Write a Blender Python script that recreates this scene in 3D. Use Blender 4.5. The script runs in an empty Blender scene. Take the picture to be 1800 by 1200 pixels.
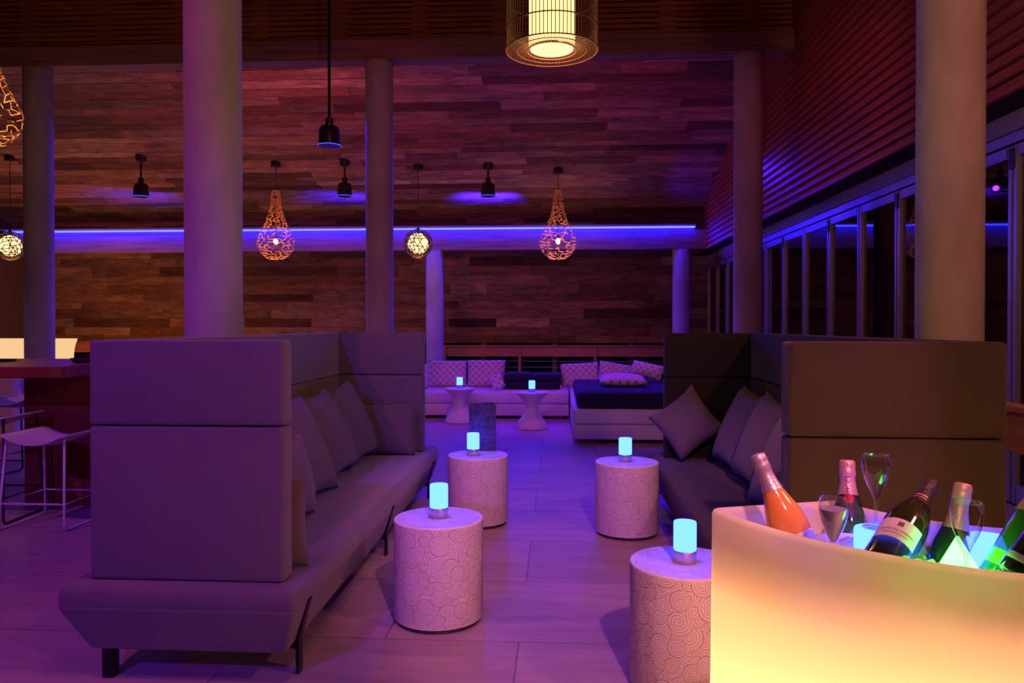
import bpy, bmesh, math, random
from mathutils import Vector, Matrix
random.seed(7)
C = bpy.context.scene.collection
PI = math.pi
R = math.radians
# ------------------------------------------------------------------ camera geometry
F = 1330.0
TH = math.atan(0.06)          # yaw of the view against the room
PHI = R(0.6)                  # slight downward tilt
SHY = (F*math.tan(PHI) - 28.0)/1800.0
HC = 1.4
cs, sn = math.cos(TH), math.sin(TH)

def c2r(xc, zc):
    return (xc*cs - zc*sn, xc*sn + zc*cs)

def P(px, py, z):
    """pixel + horizontal depth along the view -> room point"""
    u = (px - 900.0)/F
    v = (600.0 - py + SHY*1800.0)/F
    fwd = math.cos(PHI) + v*math.sin(PHI)
    up = -math.sin(PHI) + v*math.cos(PHI)
    t = z/fwd
    X, Y = c2r(u*t, z)
    return Vector((X, Y, HC + up*t))

# ------------------------------------------------------------------ materials
def nodes(m):
    nt = m.node_tree
    return nt, nt.nodes, nt.links

def new_mat(name):
    m = bpy.data.materials.new(name)
    m.use_nodes = True
    return m

def pbr(name, col, rough=0.6, metal=0.0, noise=0.0, nscale=30.0, bump=0.0, bscale=200.0, stretch=(1, 1, 1), sheen=0.0, coat=0.0, trans=0.0, ior=1.45, spec=0.5):
    m = new_mat(name)
    nt, N, L = nodes(m)
    b = N['Principled BSDF']
    b.inputs['Base Color'].default_value = (*col, 1)
    b.inputs['Roughness'].default_value = rough
    b.inputs['Metallic'].default_value = metal
    b.inputs['Sheen Weight'].default_value = sheen
    b.inputs['Coat Weight'].default_value = coat
    b.inputs['Transmission Weight'].default_value = trans
    b.inputs['IOR'].default_value = ior
    b.inputs['Specular IOR Level'].default_value = spec
    if noise or bump:
        tc = N.new('ShaderNodeTexCoord')
        mp = N.new('ShaderNodeMapping')
        mp.inputs['Scale'].default_value = stretch
        L.new(tc.outputs['Object'], mp.inputs['Vector'])
    if noise:
        n = N.new('ShaderNodeTexNoise')
        n.inputs['Scale'].default_value = nscale
        n.inputs['Detail'].default_value = 5
        L.new(mp.outputs['Vector'], n.inputs['Vector'])
        r = N.new('ShaderNodeMapRange')
        r.inputs['From Min'].default_value = 0.25
        r.inputs['From Max'].default_value = 0.75
        r.inputs['To Min'].default_value = 1 - noise
        r.inputs['To Max'].default_value = 1 + noise
        L.new(n.outputs['Fac'], r.inputs['Value'])
        mx = N.new('ShaderNodeVectorMath')
        mx.operation = 'SCALE'
        mx.inputs[0].default_value = col
        L.new(r.outputs['Result'], mx.inputs['Scale'])
        L.new(mx.outputs['Vector'], b.inputs['Base Color'])
    if bump:
        n2 = N.new('ShaderNodeTexNoise')
        n2.inputs['Scale'].default_value = bscale
        n2.inputs['Detail'].default_value = 3
        L.new(mp.outputs['Vector'], n2.inputs['Vector'])
        bp = N.new('ShaderNodeBump')
        bp.inputs['Strength'].default_value = bump
        bp.inputs['Distance'].default_value = 0.01
        L.new(n2.outputs['Fac'], bp.inputs['Height'])
        L.new(bp.outputs['Normal'], b.inputs['Normal'])
    return m

def emit(name, col, strength):
    m = new_mat(name)
    nt, N, L = nodes(m)
    N.remove(N['Principled BSDF'])
    e = N.new('ShaderNodeEmission')
    e.inputs['Color'].default_value = (*col, 1)
    e.inputs['Strength'].default_value = strength
    L.new(e.outputs['Emission'], N['Material Output'].inputs['Surface'])
    return m

def plank_mat(name):
    """per plank tone from an attribute, long grain and weathering"""
    m = new_mat(name)
    nt, N, L = nodes(m)
    b = N['Principled BSDF']
    b.inputs['Roughness'].default_value = 0.8
    at = N.new('ShaderNodeAttribute'); at.attribute_name = 'tone'
    uv = N.new('ShaderNodeUVMap'); uv.uv_map = 'UVMap'
    mp = N.new('ShaderNodeMapping'); mp.inputs['Scale'].default_value = (2.2, 26, 1)
    L.new(uv.outputs['UV'], mp.inputs['Vector'])
    n = N.new('ShaderNodeTexNoise'); n.inputs['Scale'].default_value = 2.2; n.inputs['Detail'].default_value = 8; n.inputs['Roughness'].default_value = 0.65
    L.new(mp.outputs['Vector'], n.inputs['Vector'])
    mp2 = N.new('ShaderNodeMapping'); mp2.inputs['Scale'].default_value = (1.2, 5, 1)
    L.new(uv.outputs['UV'], mp2.inputs['Vector'])
    n2 = N.new('ShaderNodeTexNoise'); n2.inputs['Scale'].default_value = 1.7; n2.inputs['Detail'].default_value = 4
    L.new(mp2.outputs['Vector'], n2.inputs['Vector'])
    r1 = N.new('ShaderNodeMapRange'); r1.inputs['From Min'].default_value = 0.3; r1.inputs['From Max'].default_value = 0.7; r1.inputs['To Min'].default_value = 0.42; r1.inputs['To Max'].default_value = 1.55
    L.new(n.outputs['Fac'], r1.inputs['Value'])
    r2 = N.new('ShaderNodeMapRange'); r2.inputs['From Min'].default_value = 0.3; r2.inputs['From Max'].default_value = 0.65; r2.inputs['To Min'].default_value = 0.55; r2.inputs['To Max'].default_value = 1.25
    L.new(n2.outputs['Fac'], r2.inputs['Value'])
    mu = N.new('ShaderNodeMath'); mu.operation = 'MULTIPLY'
    L.new(r1.outputs['Result'], mu.inputs[0]); L.new(r2.outputs['Result'], mu.inputs[1])
    sc = N.new('ShaderNodeVectorMath'); sc.operation = 'SCALE'
    L.new(at.outputs['Color'], sc.inputs[0]); L.new(mu.outputs['Value'], sc.inputs['Scale'])
    L.new(sc.outputs['Vector'], b.inputs['Base Color'])
    bp = N.new('ShaderNodeBump'); bp.inputs['Strength'].default_value = 0.35; bp.inputs['Distance'].default_value = 0.01
    L.new(n.outputs['Fac'], bp.inputs['Height']); L.new(bp.outputs['Normal'], b.inputs['Normal'])
    return m

def floor_mat():
    m = new_mat('stone_tile')
    nt, N, L = nodes(m)
    b = N['Principled BSDF']
    tc = N.new('ShaderNodeTexCoord')
    mp = N.new('ShaderNodeMapping')
    mp.inputs['Location'].default_value = (0.17, -3.33 + 0.79*12, 0)
    L.new(tc.outputs['Object'], mp.inputs['Vector'])
    br = N.new('ShaderNodeTexBrick')
    br.offset = 0.5
    br.inputs['Scale'].default_value = 1.0
    br.inputs['Brick Width'].default_value = 1.2
    br.inputs['Row Height'].default_value = 0.79
    br.inputs['Mortar Size'].default_value = 0.0035
    br.inputs['Mortar Smooth'].default_value = 0.1
    br.inputs['Bias'].default_value = 0.0
    br.inputs['Color1'].default_value = (0.40, 0.30, 0.31, 1)
    br.inputs['Color2'].default_value = (0.335, 0.25, 0.262, 1)
    br.inputs['Mortar'].default_value = (0.17, 0.13, 0.12, 1)
    L.new(mp.outputs['Vector'], br.inputs['Vector'])
    mp2 = N.new('ShaderNodeMapping'); mp2.inputs['Scale'].default_value = (0.9, 6, 1)
    L.new(tc.outputs['Object'], mp2.inputs['Vector'])
    n = N.new('ShaderNodeTexNoise'); n.inputs['Scale'].default_value = 2.0; n.inputs['Detail'].default_value = 7; n.inputs['Roughness'].default_value = 0.6
    L.new(mp2.outputs['Vector'], n.inputs['Vector'])
    r = N.new('ShaderNodeMapRange'); r.inputs['From Min'].default_value = 0.3; r.inputs['From Max'].default_value = 0.7; r.inputs['To Min'].default_value = 0.82; r.inputs['To Max'].default_value = 1.15
    L.new(n.outputs['Fac'], r.inputs['Value'])
    sc = N.new('ShaderNodeVectorMath'); sc.operation = 'SCALE'
    L.new(br.outputs['Color'], sc.inputs[0]); L.new(r.outputs['Result'], sc.inputs['Scale'])
    L.new(sc.outputs['Vector'], b.inputs['Base Color'])
    b.inputs['Roughness'].default_value = 0.5
    b.inputs['Specular IOR Level'].default_value = 0.35
    bp = N.new('ShaderNodeBump'); bp.inputs['Strength'].default_value = 0.4; bp.inputs['Distance'].default_value = 0.004; bp.invert = True
    L.new(br.outputs['Fac'], bp.inputs['Height']); L.new(bp.outputs['Normal'], b.inputs['Normal'])
    return m

def trellis_mat():
    m = new_mat('trellis_fabric')
    nt, N, L = nodes(m)
    b = N['Principled BSDF']
    b.inputs['Roughness'].default_value = 0.9
    uv = N.new('ShaderNodeUVMap'); uv.uv_map = 'UVMap'
    sx = N.new('ShaderNodeSeparateXYZ'); L.new(uv.outputs['UV'], sx.inputs[0])
    def cosn(out):
        k = N.new('ShaderNodeMath'); k.operation = 'MULTIPLY'; k.inputs[1].default_value = 2*PI/0.105
        L.new(out, k.inputs[0])
        c = N.new('ShaderNodeMath'); c.operation = 'COSINE'; L.new(k.outputs[0], c.inputs[0])
        return c.outputs[0]
    a = N.new('ShaderNodeMath'); a.operation = 'ADD'
    L.new(cosn(sx.outputs['X']), a.inputs[0]); L.new(cosn(sx.outputs['Y']), a.inputs[1])
    s = N.new('ShaderNodeMath'); s.operation = 'ABSOLUTE'
    L.new(a.outputs[0], s.inputs[0])
    r = N.new('ShaderNodeMapRange'); r.inputs['From Min'].default_value = 0.14; r.inputs['From Max'].default_value = 0.34; r.inputs['To Min'].default_value = 0; r.inputs['To Max'].default_value = 1
    L.new(s.outputs[0], r.inputs['Value'])
    mx = N.new('ShaderNodeMix'); mx.data_type = 'RGBA'
    mx.inputs['A'].default_value = (0.36, 0.25, 0.28, 1); mx.inputs['B'].default_value = (0.72, 0.66, 0.66, 1)
    L.new(r.outputs['Result'], mx.inputs['Factor']); L.new(mx.outputs['Result'], b.inputs['Base Color'])
    return m

def marble_mat():
    m = new_mat('veined_marble')
    nt, N, L = nodes(m)
    b = N['Principled BSDF']; b.inputs['Roughness'].default_value = 0.3
    tc = N.new('ShaderNodeTexCoord')
    w = N.new('ShaderNodeTexWave'); w.inputs['Scale'].default_value = 0.7; w.inputs['Distortion'].default_value = 9; w.inputs['Detail'].default_value = 4; w.bands_direction = 'DIAGONAL'
    L.new(tc.outputs['Object'], w.inputs['Vector'])
    r = N.new('ShaderNodeMapRange'); r.inputs['From Min'].default_value = 0.0; r.inputs['From Max'].default_value = 0.06
    L.new(w.outputs['Fac'], r.inputs['Value'])
    mx = N.new('ShaderNodeMix'); mx.data_type = 'RGBA'
    mx.inputs['A'].default_value = (0.3, 0.27, 0.26, 1); mx.inputs['B'].default_value = (0.75, 0.72, 0.7, 1)
    L.new(r.outputs['Result'], mx.inputs['Factor']); L.new(mx.outputs['Result'], b.inputs['Base Color'])
    return m

def thin_glass(name, tint=(0.75, 0.8, 0.8), ior=1.7):
    m = new_mat(name)
    nt, N, L = nodes(m)
    N.remove(N['Principled BSDF'])
    t = N.new('ShaderNodeBsdfTransparent'); t.inputs['Color'].default_value = (*tint, 1)
    g = N.new('ShaderNodeBsdfGlossy'); g.inputs['Roughness'].default_value = 0.01; g.inputs['Color'].default_value = (0.9, 0.9, 0.9, 1)
    fr = N.new('ShaderNodeFresnel'); fr.inputs['IOR'].default_value = ior
    mx = N.new('ShaderNodeMixShader')
    L.new(fr.outputs[0], mx.inputs[0]); L.new(t.outputs[0], mx.inputs[1]); L.new(g.outputs[0], mx.inputs[2])
    L.new(mx.outputs[0], N['Material Output'].inputs['Surface'])
    return m

def crystal_mat(name):
    """thin blown glass: clear face on, bright at its edges"""
    m = new_mat(name)
    nt, N, L = nodes(m)
    N.remove(N['Principled BSDF'])
    t = N.new('ShaderNodeBsdfTransparent'); t.inputs['Color'].default_value = (0.95, 0.95, 0.96, 1)
    g = N.new('ShaderNodeBsdfGlossy'); g.inputs['Roughness'].default_value = 0.03; g.inputs['Color'].default_value = (1, 1, 1, 1)
    lw = N.new('ShaderNodeLayerWeight'); lw.inputs['Blend'].default_value = 0.5
    pw = N.new('ShaderNodeMath'); pw.operation = 'POWER'; pw.inputs[1].default_value = 1.8
    L.new(lw.outputs['Facing'], pw.inputs[0])
    r = N.new('ShaderNodeMapRange'); r.inputs['To Min'].default_value = 0.08; r.inputs['To Max'].default_value = 0.95
    L.new(pw.outputs[0], r.inputs['Value'])
    mx = N.new('ShaderNodeMixShader')
    L.new(r.outputs['Result'], mx.inputs[0]); L.new(t.outputs[0], mx.inputs[1]); L.new(g.outputs[0], mx.inputs[2])
    L.new(mx.outputs[0], N['Material Output'].inputs['Surface'])
    return m

def translucent_mat(name, col, fac):
    m = new_mat(name)
    nt, N, L = nodes(m)
    N.remove(N['Principled BSDF'])
    d = N.new('ShaderNodeBsdfDiffuse'); d.inputs['Color'].default_value = (*col, 1)
    t = N.new('ShaderNodeBsdfTranslucent'); t.inputs['Color'].default_value = (*col, 1)
    g = N.new('ShaderNodeBsdfGlossy'); g.inputs['Roughness'].default_value = 0.35; g.inputs['Color'].default_value = (0.8, 0.8, 0.8, 1)
    mx = N.new('ShaderNodeMixShader'); mx.inputs[0].default_value = fac
    L.new(d.outputs[0], mx.inputs[1]); L.new(t.outputs[0], mx.inputs[2])
    m2 = N.new('ShaderNodeMixShader'); m2.inputs[0].default_value = 0.03
    L.new(mx.outputs[0], m2.inputs[1]); L.new(g.outputs[0], m2.inputs[2])
    L.new(m2.outputs[0], N['Material Output'].inputs['Surface'])
    return m

M = {}
M['planks'] = plank_mat('reclaimed_planks')
M['floor'] = floor_mat()
M['concrete'] = pbr('column_concrete', (0.42, 0.38, 0.36), 0.75, noise=0.28, nscale=3.0, stretch=(1, 1, 0.45), bump=0.12, bscale=18)
M['beam'] = pbr('beam_wood', (0.30, 0.15, 0.11), 0.7, noise=0.35, nscale=4, stretch=(0.3, 3, 6), bump=0.15, bscale=30)
M['slat'] = pbr('slat_wood', (0.42, 0.10, 0.035), 0.6, noise=0.3, nscale=3, stretch=(1, 0.4, 8), bump=0.1, bscale=40)
M['louvre'] = pbr('louvre_wood', (0.34, 0.11, 0.035), 0.65, noise=0.45, nscale=2.5, stretch=(0.5, 1, 10))
M['dark'] = pbr('dark_backing', (0.02, 0.013, 0.01), 0.9)
M['batten'] = pbr('batten_wood', (0.62, 0.33, 0.17), 0.6)
M['alu'] = pbr('anodised_frame', (0.36, 0.34, 0.36), 0.38, metal=0.55)
M['header'] = pbr('painted_header', (0.25, 0.22, 0.24), 0.6)
M['glass'] = thin_glass('door_glass')
M['black'] = pbr('black_metal', (0.012, 0.012, 0.014), 0.4, metal=0.3)
M['lampblack'] = pbr('lamp_black', (0.015, 0.015, 0.02), 0.35, coat=0.4)
M['fabric'] = pbr('grey_wool', (0.165, 0.128, 0.142), 0.95, noise=0.10, nscale=260, bump=0.25, bscale=500, sheen=0.25)
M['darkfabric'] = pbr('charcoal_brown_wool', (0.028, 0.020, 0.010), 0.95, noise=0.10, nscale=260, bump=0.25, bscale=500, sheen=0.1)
M['pillow'] = pbr('mauve_grey_pillow_cloth', (0.15, 0.115, 0.12), 0.92, noise=0.08, nscale=300, bump=0.2, bscale=420, sheen=0.2)
M['navy'] = pbr('navy_cloth', (0.018, 0.022, 0.05), 0.9, noise=0.1, nscale=200, bump=0.2, bscale=300)
M['upholstery'] = pbr('white_upholstery', (0.72, 0.68, 0.66), 0.75, noise=0.04, nscale=60)
M['trellis'] = trellis_mat()
M['white'] = pbr('matte_white', (0.72, 0.70, 0.68), 0.45)
M['tablewhite'] = pbr('table_laminate', (0.80, 0.75, 0.72), 0.45)
M['swirl'] = pbr('table_swirl_line', (0.33, 0.24, 0.22), 0.5)
M['plinth'] = pbr('dark_plinth', (0.03, 0.025, 0.025), 0.6)
M['steel'] = pbr('brushed_steel', (0.62, 0.60, 0.58), 0.28, metal=1.0, bump=0.05, bscale=300, stretch=(0.2, 0.2, 8))
M['tablewood'] = pbr('bar_table_wood', (0.24, 0.06, 0.03), 0.42, noise=0.35, nscale=4, stretch=(0.6, 6, 0.8))
M['railwood'] = pbr('rail_wood', (0.52, 0.22, 0.09), 0.5, noise=0.25, nscale=4, stretch=(0.6, 6, 6))
M['railpost'] = pbr('outer_post_wood', (0.22, 0.11, 0.07), 0.7)
M['marble'] = marble_mat()
M['rattan'] = pbr('rattan_rod', (0.085, 0.028, 0.010), 0.6)
M['wire'] = pbr('woven_wire', (0.78, 0.42, 0.14), 0.5)
M['darkwire'] = pbr('dark_coconut_lattice', (0.10, 0.05, 0.03), 0.6)
M['lampglass'] = emit('blue_table_lamp_glow', (0.011, 0.030, 1.0), 30.0)
M['led'] = emit('blue_led_glow', (0.0032, 0.0030, 1.0), 130.0)
M['rim'] = emit('blue_rim_glow', (0.03, 0.06, 1.0), 4.0)
M['shadeglow'] = emit('warm_shade_glow', (1.0, 0.62, 0.24), 1.9)
M['diffglow'] = emit('warm_diffuser_glow', (1.0, 0.74, 0.36), 1.5)
M['bulb'] = emit('warm_bulb_glow', (1.0, 0.55, 0.18), 16.0)
M['ballglow'] = emit('warm_globe_glow', (1.0, 0.6, 0.24), 2.6)
M['green'] = emit('green_pyramid_glow', (0.052, 1.0, 0.058), 15.0)
M['barglow'] = emit('glowing_bar_front', (1.0, 0.62, 0.30), 0.95)
M['shell'] = translucent_mat('frosted_shell', (0.86, 0.82, 0.78), 0.5)
M['ice'] = pbr('ice', (0.85, 0.88, 0.92), 0.12, trans=0.55, ior=1.31)
M['flute'] = crystal_mat('clear_crystal')
M['wine'] = pbr('sparkling_wine', (0.88, 0.78, 0.78), 0.05, trans=0.62, ior=1.15)
M['greenglass'] = pbr('green_bottle_glass', (0.06, 0.17, 0.015), 0.1, trans=0.22, ior=1.5, coat=0.5)
M['darkglass'] = pbr('dark_olive_bottle_glass', (0.03, 0.035, 0.008), 0.1, trans=0.15, ior=1.5, coat=0.5)
M['rose'] = pbr('rose_wine_bottle', (0.92, 0.38, 0.085), 0.1, trans=0.15, ior=1.4, coat=0.4)
M['foil_silver'] = pbr('pale_pink_foil', (0.75, 0.6, 0.62), 0.35, metal=0.6, bump=0.14, bscale=160)
M['foil_pink'] = pbr('copper_pink_foil', (0.75, 0.42, 0.34), 0.4, metal=0.45, bump=0.14, bscale=160)
M['foil_dark'] = pbr('black_foil', (0.06, 0.035, 0.035), 0.4, metal=0.3, bump=0.4, bscale=160)
M['foil_orange'] = pbr('orange_foil', (0.72, 0.28, 0.03), 0.4, metal=0.3, bump=0.3, bscale=160)
M['label_white'] = pbr('paper_label', (0.78, 0.76, 0.72), 0.6)
M['label_green'] = pbr('yellow_green_label', (0.55, 0.62, 0.12), 0.6)
M['ink'] = pbr('black_ink', (0.03, 0.02, 0.02), 0.6)
M['ink_brown'] = pbr('brown_ink', (0.20, 0.09, 0.06), 0.6)
M['red'] = pbr('red_seal', (0.45, 0.012, 0.02), 0.5)
M['neckblack'] = pbr('neck_ribbon_black', (0.012, 0.01, 0.018), 0.45)
M['menu'] = pbr('dark_menu_cover', (0.035, 0.028, 0.05), 0.55, noise=0.9, nscale=26, bump=0.3, bscale=30)
M['ashglass'] = pbr('dark_dish_glass', (0.05, 0.05, 0.09), 0.1, trans=0.3)
M['plaster'] = pbr('dark_plaster', (0.12, 0.08, 0.07), 0.9)

# ------------------------------------------------------------------ mesh helpers
def obj(name, bm, mat=None, parent=None, smooth=False, mats=None):
    me = bpy.data.meshes.new(name)
    if smooth:
        for f in bm.faces:
            f.smooth = True
    bmesh.ops.recalc_face_normals(bm, faces=bm.faces)
    bm.to_mesh(me); bm.free()
    for mm in (mats or [mat]):
        me.materials.append(mm)
    o = bpy.data.objects.new(name, me)
    C.objects.link(o)
    if parent:
        o.parent = parent
    return o

def sharp(o, ang=40):
    """smooth shading with sharp edges kept"""
    me = o.data
    bm = bmesh.new(); bm.from_mesh(me)
    for f in bm.faces:
        f.smooth = True
    for e in bm.edges:
        if len(e.link_faces) == 2 and e.calc_face_angle(0) > R(ang):
            e.smooth = False
    bm.to_mesh(me); bm.free()
    return o

def thing(name, label, cat, loc=(0, 0, 0), rotz=0, group=None):
    o = bpy.data.objects.new(name, None)
    o.empty_display_size = 0.1
    C.objects.link(o)
    o.location = loc; o.rotation_euler = (0, 0, rotz)
    o['label'] = label; o['category'] = cat
    if group: o['group'] = group
    return o

def tag(o, label, cat, group=None):
    o['label'] = label; o['category'] = cat
    if group: o['group'] = group
    return o

def struct(name, bm, mat=None, parent=None, mats=None):
    o = obj(name, bm, mat, parent, mats=mats)
    if not parent: o['kind'] = 'structure'
    return o

def dup(root, loc, rotz=0, label=None, group=None):
    r = root.copy(); C.objects.link(r)
    r.location = loc; r.rotation_euler = (0, 0, rotz)
    if label: r['label'] = label
    if group: r['group'] = group
    for ch in list(root.children):
        c = ch.copy(); C.objects.link(c); c.parent = r
        for g in list(ch.children):
            d = g.copy(); C.objects.link(d); d.parent = c
    return r

def add_box(bm, x0, x1, y0, y1, z0, z1, mi=0):
    v = [bm.verts.new(p) for p in ((x0, y0, z0), (x1, y0, z0), (x1, y1, z0), (x0, y1, z0), (x0, y0, z1), (x1, y0, z1), (x1, y1, z1), (x0, y1, z1))]
    fs = []
    for q in ((0, 3, 2, 1), (4, 5, 6, 7), (0, 1, 5, 4), (1, 2, 6, 5), (2, 3, 7, 6), (3, 0, 4, 7)):
        f = bm.faces.new([v[i] for i in q]); f.material_index = mi; fs.append(f)
    return v, fs

def box(x0, x1, y0, y1, z0, z1, bevel=0.0, seg=2):
    bm = bmesh.new()
    add_box(bm, x0, x1, y0, y1, z0, z1)
    if bevel:
        bmesh.ops.bevel(bm, geom=bm.edges[:], offset=bevel, segments=seg, affect='EDGES', profile=0.5)
    return bm

def lathe(prof, n=32, bm=None, mi=0, cap0=False, cap1=False, cz=(0, 0)):
    bm = bm or bmesh.new()
    rings = []
    for r, z in prof:
        if r < 1e-6:
            rings.append([bm.verts.new((cz[0], cz[1], z))])
        else:
            rings.append([bm.verts.new((cz[0]+r*math.cos(2*PI*i/n), cz[1]+r*math.sin(2*PI*i/n), z)) for i in range(n)])
    for a, b in zip(rings, rings[1:]):
        for i in range(n):
            j = (i+1) % n
            if len(a) == 1 and len(b) == 1: continue
            if len(a) == 1: f = bm.faces.new((a[0], b[i], b[j]))
            elif len(b) == 1: f = bm.faces.new((a[i], a[j], b[0]))
            else: f = bm.faces.new((a[i], a[j], b[j], b[i]))
            f.material_index = mi
    if cap0 and len(rings[0]) > 1: bm.faces.new(rings[0][::-1]).material_index = mi
    if cap1 and len(rings[-1]) > 1: bm.faces.new(rings[-1]).material_index = mi
    return bm

def prism_edge(bm, a, b, r, n=4, mi=0):
    a = Vector(a); b = Vector(b)
    d = (b-a)
    if d.length < 1e-6: return
    d.normalize()
    t = Vector((0, 0, 1)) if abs(d.z) < 0.9 else Vector((1, 0, 0))
    u = d.cross(t).normalized(); w = d.cross(u)
    ra = [bm.verts.new(a + r*(math.cos(2*PI*k/n)*u + math.sin(2*PI*k/n)*w)) for k in range(n)]
    rb = [bm.verts.new(b + r*(math.cos(2*PI*k/n)*u + math.sin(2*PI*k/n)*w)) for k in range(n)]
    for k in range(n):
        bm.faces.new((ra[k], ra[(k+1) % n], rb[(k+1) % n], rb[k])).material_index = mi
    bm.faces.new(ra[::-1]).material_index = mi; bm.faces.new(rb).material_index = mi

def tube(pts, r, n=8, bm=None, closed=False):
    """round tube along a polyline"""
    bm = bm or bmesh.new()
    pts = [Vector(p) for p in pts]
    m = len(pts)
    rings = []
    prev_u = None
    for i, p in enumerate(pts):
        if closed:
            d = (pts[(i+1) % m]-pts[i-1]).normalized()
        else:
            d = (pts[min(i+1, m-1)]-pts[max(i-1, 0)]).normalized()
        if prev_u is None:
            t = Vector((0, 0, 1)) if abs(d.z) < 0.9 else Vector((1, 0, 0))
            u = d.cross(t).normalized()
        else:
            u = (prev_u - d*prev_u.dot(d)).normalized()
        prev_u = u
        w = d.cross(u)
        rings.append([bm.verts.new(p + r*(math.cos(2*PI*k/n)*u + math.sin(2*PI*k/n)*w)) for k in range(n)])
    rng = range(m) if closed else range(m-1)
    for i in rng:
        a, b = rings[i], rings[(i+1) % m]
        for k in range(n):
            bm.faces.new((a[k], a[(k+1) % n], b[(k+1) % n], b[k]))
    if not closed:
        bm.faces.new(rings[0][::-1]); bm.faces.new(rings[-1])
    return bm

def bend(pts, rad, seg=5):
    """round the corners of a polyline"""
    pts = [Vector(p) for p in pts]
    out = [pts[0]]
    for a, b, c in zip(pts, pts[1:], pts[2:]):
        d1 = (a-b); d2 = (c-b)
        k = min(rad, d1.length*0.45, d2.length*0.45)
        p = b + d1.normalized()*k; q = b + d2.normalized()*k
        for s in range(seg+1):
            t = s/seg
            out.append((1-t)**2*p + 2*t*(1-t)*b + t*t*q)
    out.append(pts[-1])
    return out

def loft(rings, bm=None, cap0=True, cap1=True):
    bm = bm or bmesh.new()
    vr = [[bm.verts.new(p) for p in ring] for ring in rings]
    n = len(vr[0])
    for a, b in zip(vr, vr[1:]):
        for i in range(n):
            bm.faces.new((a[i], a[(i+1) % n], b[(i+1) % n], b[i]))
    if cap0: bm.faces.new(vr[0][::-1])
    if cap1: bm.faces.new(vr[-1])
    return bm

def rrect(x0, x1, y0, y1, r, seg=5):
    out = []
    for cx, cy, a0 in ((x1-r, y1-r, 0), (x0+r, y1-r, 90), (x0+r, y0+r, 180), (x1-r, y0+r, 270)):
        for s in range(seg+1):
            a = R(a0 + 90*s/seg)
            out.append((cx + r*math.cos(a), cy + r*math.sin(a)))
    return out

def poly_offset(pts, d):
    n = len(pts); out = []
    for i in range(n):
        p = Vector(pts[i]); a = Vector(pts[i-1]); b = Vector(pts[(i+1) % n])
        e1 = (p-a).normalized(); e2 = (b-p).normalized()
        n1 = Vector((-e1.y, e1.x)); n2 = Vector((-e2.y, e2.x))
        m = (n1+n2)
        m = m/(max(0.3, m.length_squared/2))
        q = p + m*d
        out.append((q.x, q.y))
    return out

def text_mesh(s, size, extrude=0.0):
    cu = bpy.data.curves.new('lettering', 'FONT')
    cu.body = s; cu.size = size; cu.align_x = 'CENTER'; cu.align_y = 'CENTER'
    cu.resolution_u = 3
    o = bpy.data.objects.new('lettering', cu)
    C.objects.link(o)
    dg = bpy.context.evaluated_depsgraph_get()
    me = bpy.data.meshes.new_from_object(o.evaluated_get(dg))
    bpy.data.objects.remove(o); bpy.data.curves.remove(cu)
    bm = bmesh.new(); bm.from_mesh(me); bpy.data.meshes.remove(me)
    bmesh.ops.triangulate(bm, faces=bm.faces[:])
    bmesh.ops.subdivide_edges(bm, edges=[e for e in bm.edges if e.calc_length() > size*0.25], cuts=2)
    return bm

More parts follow.
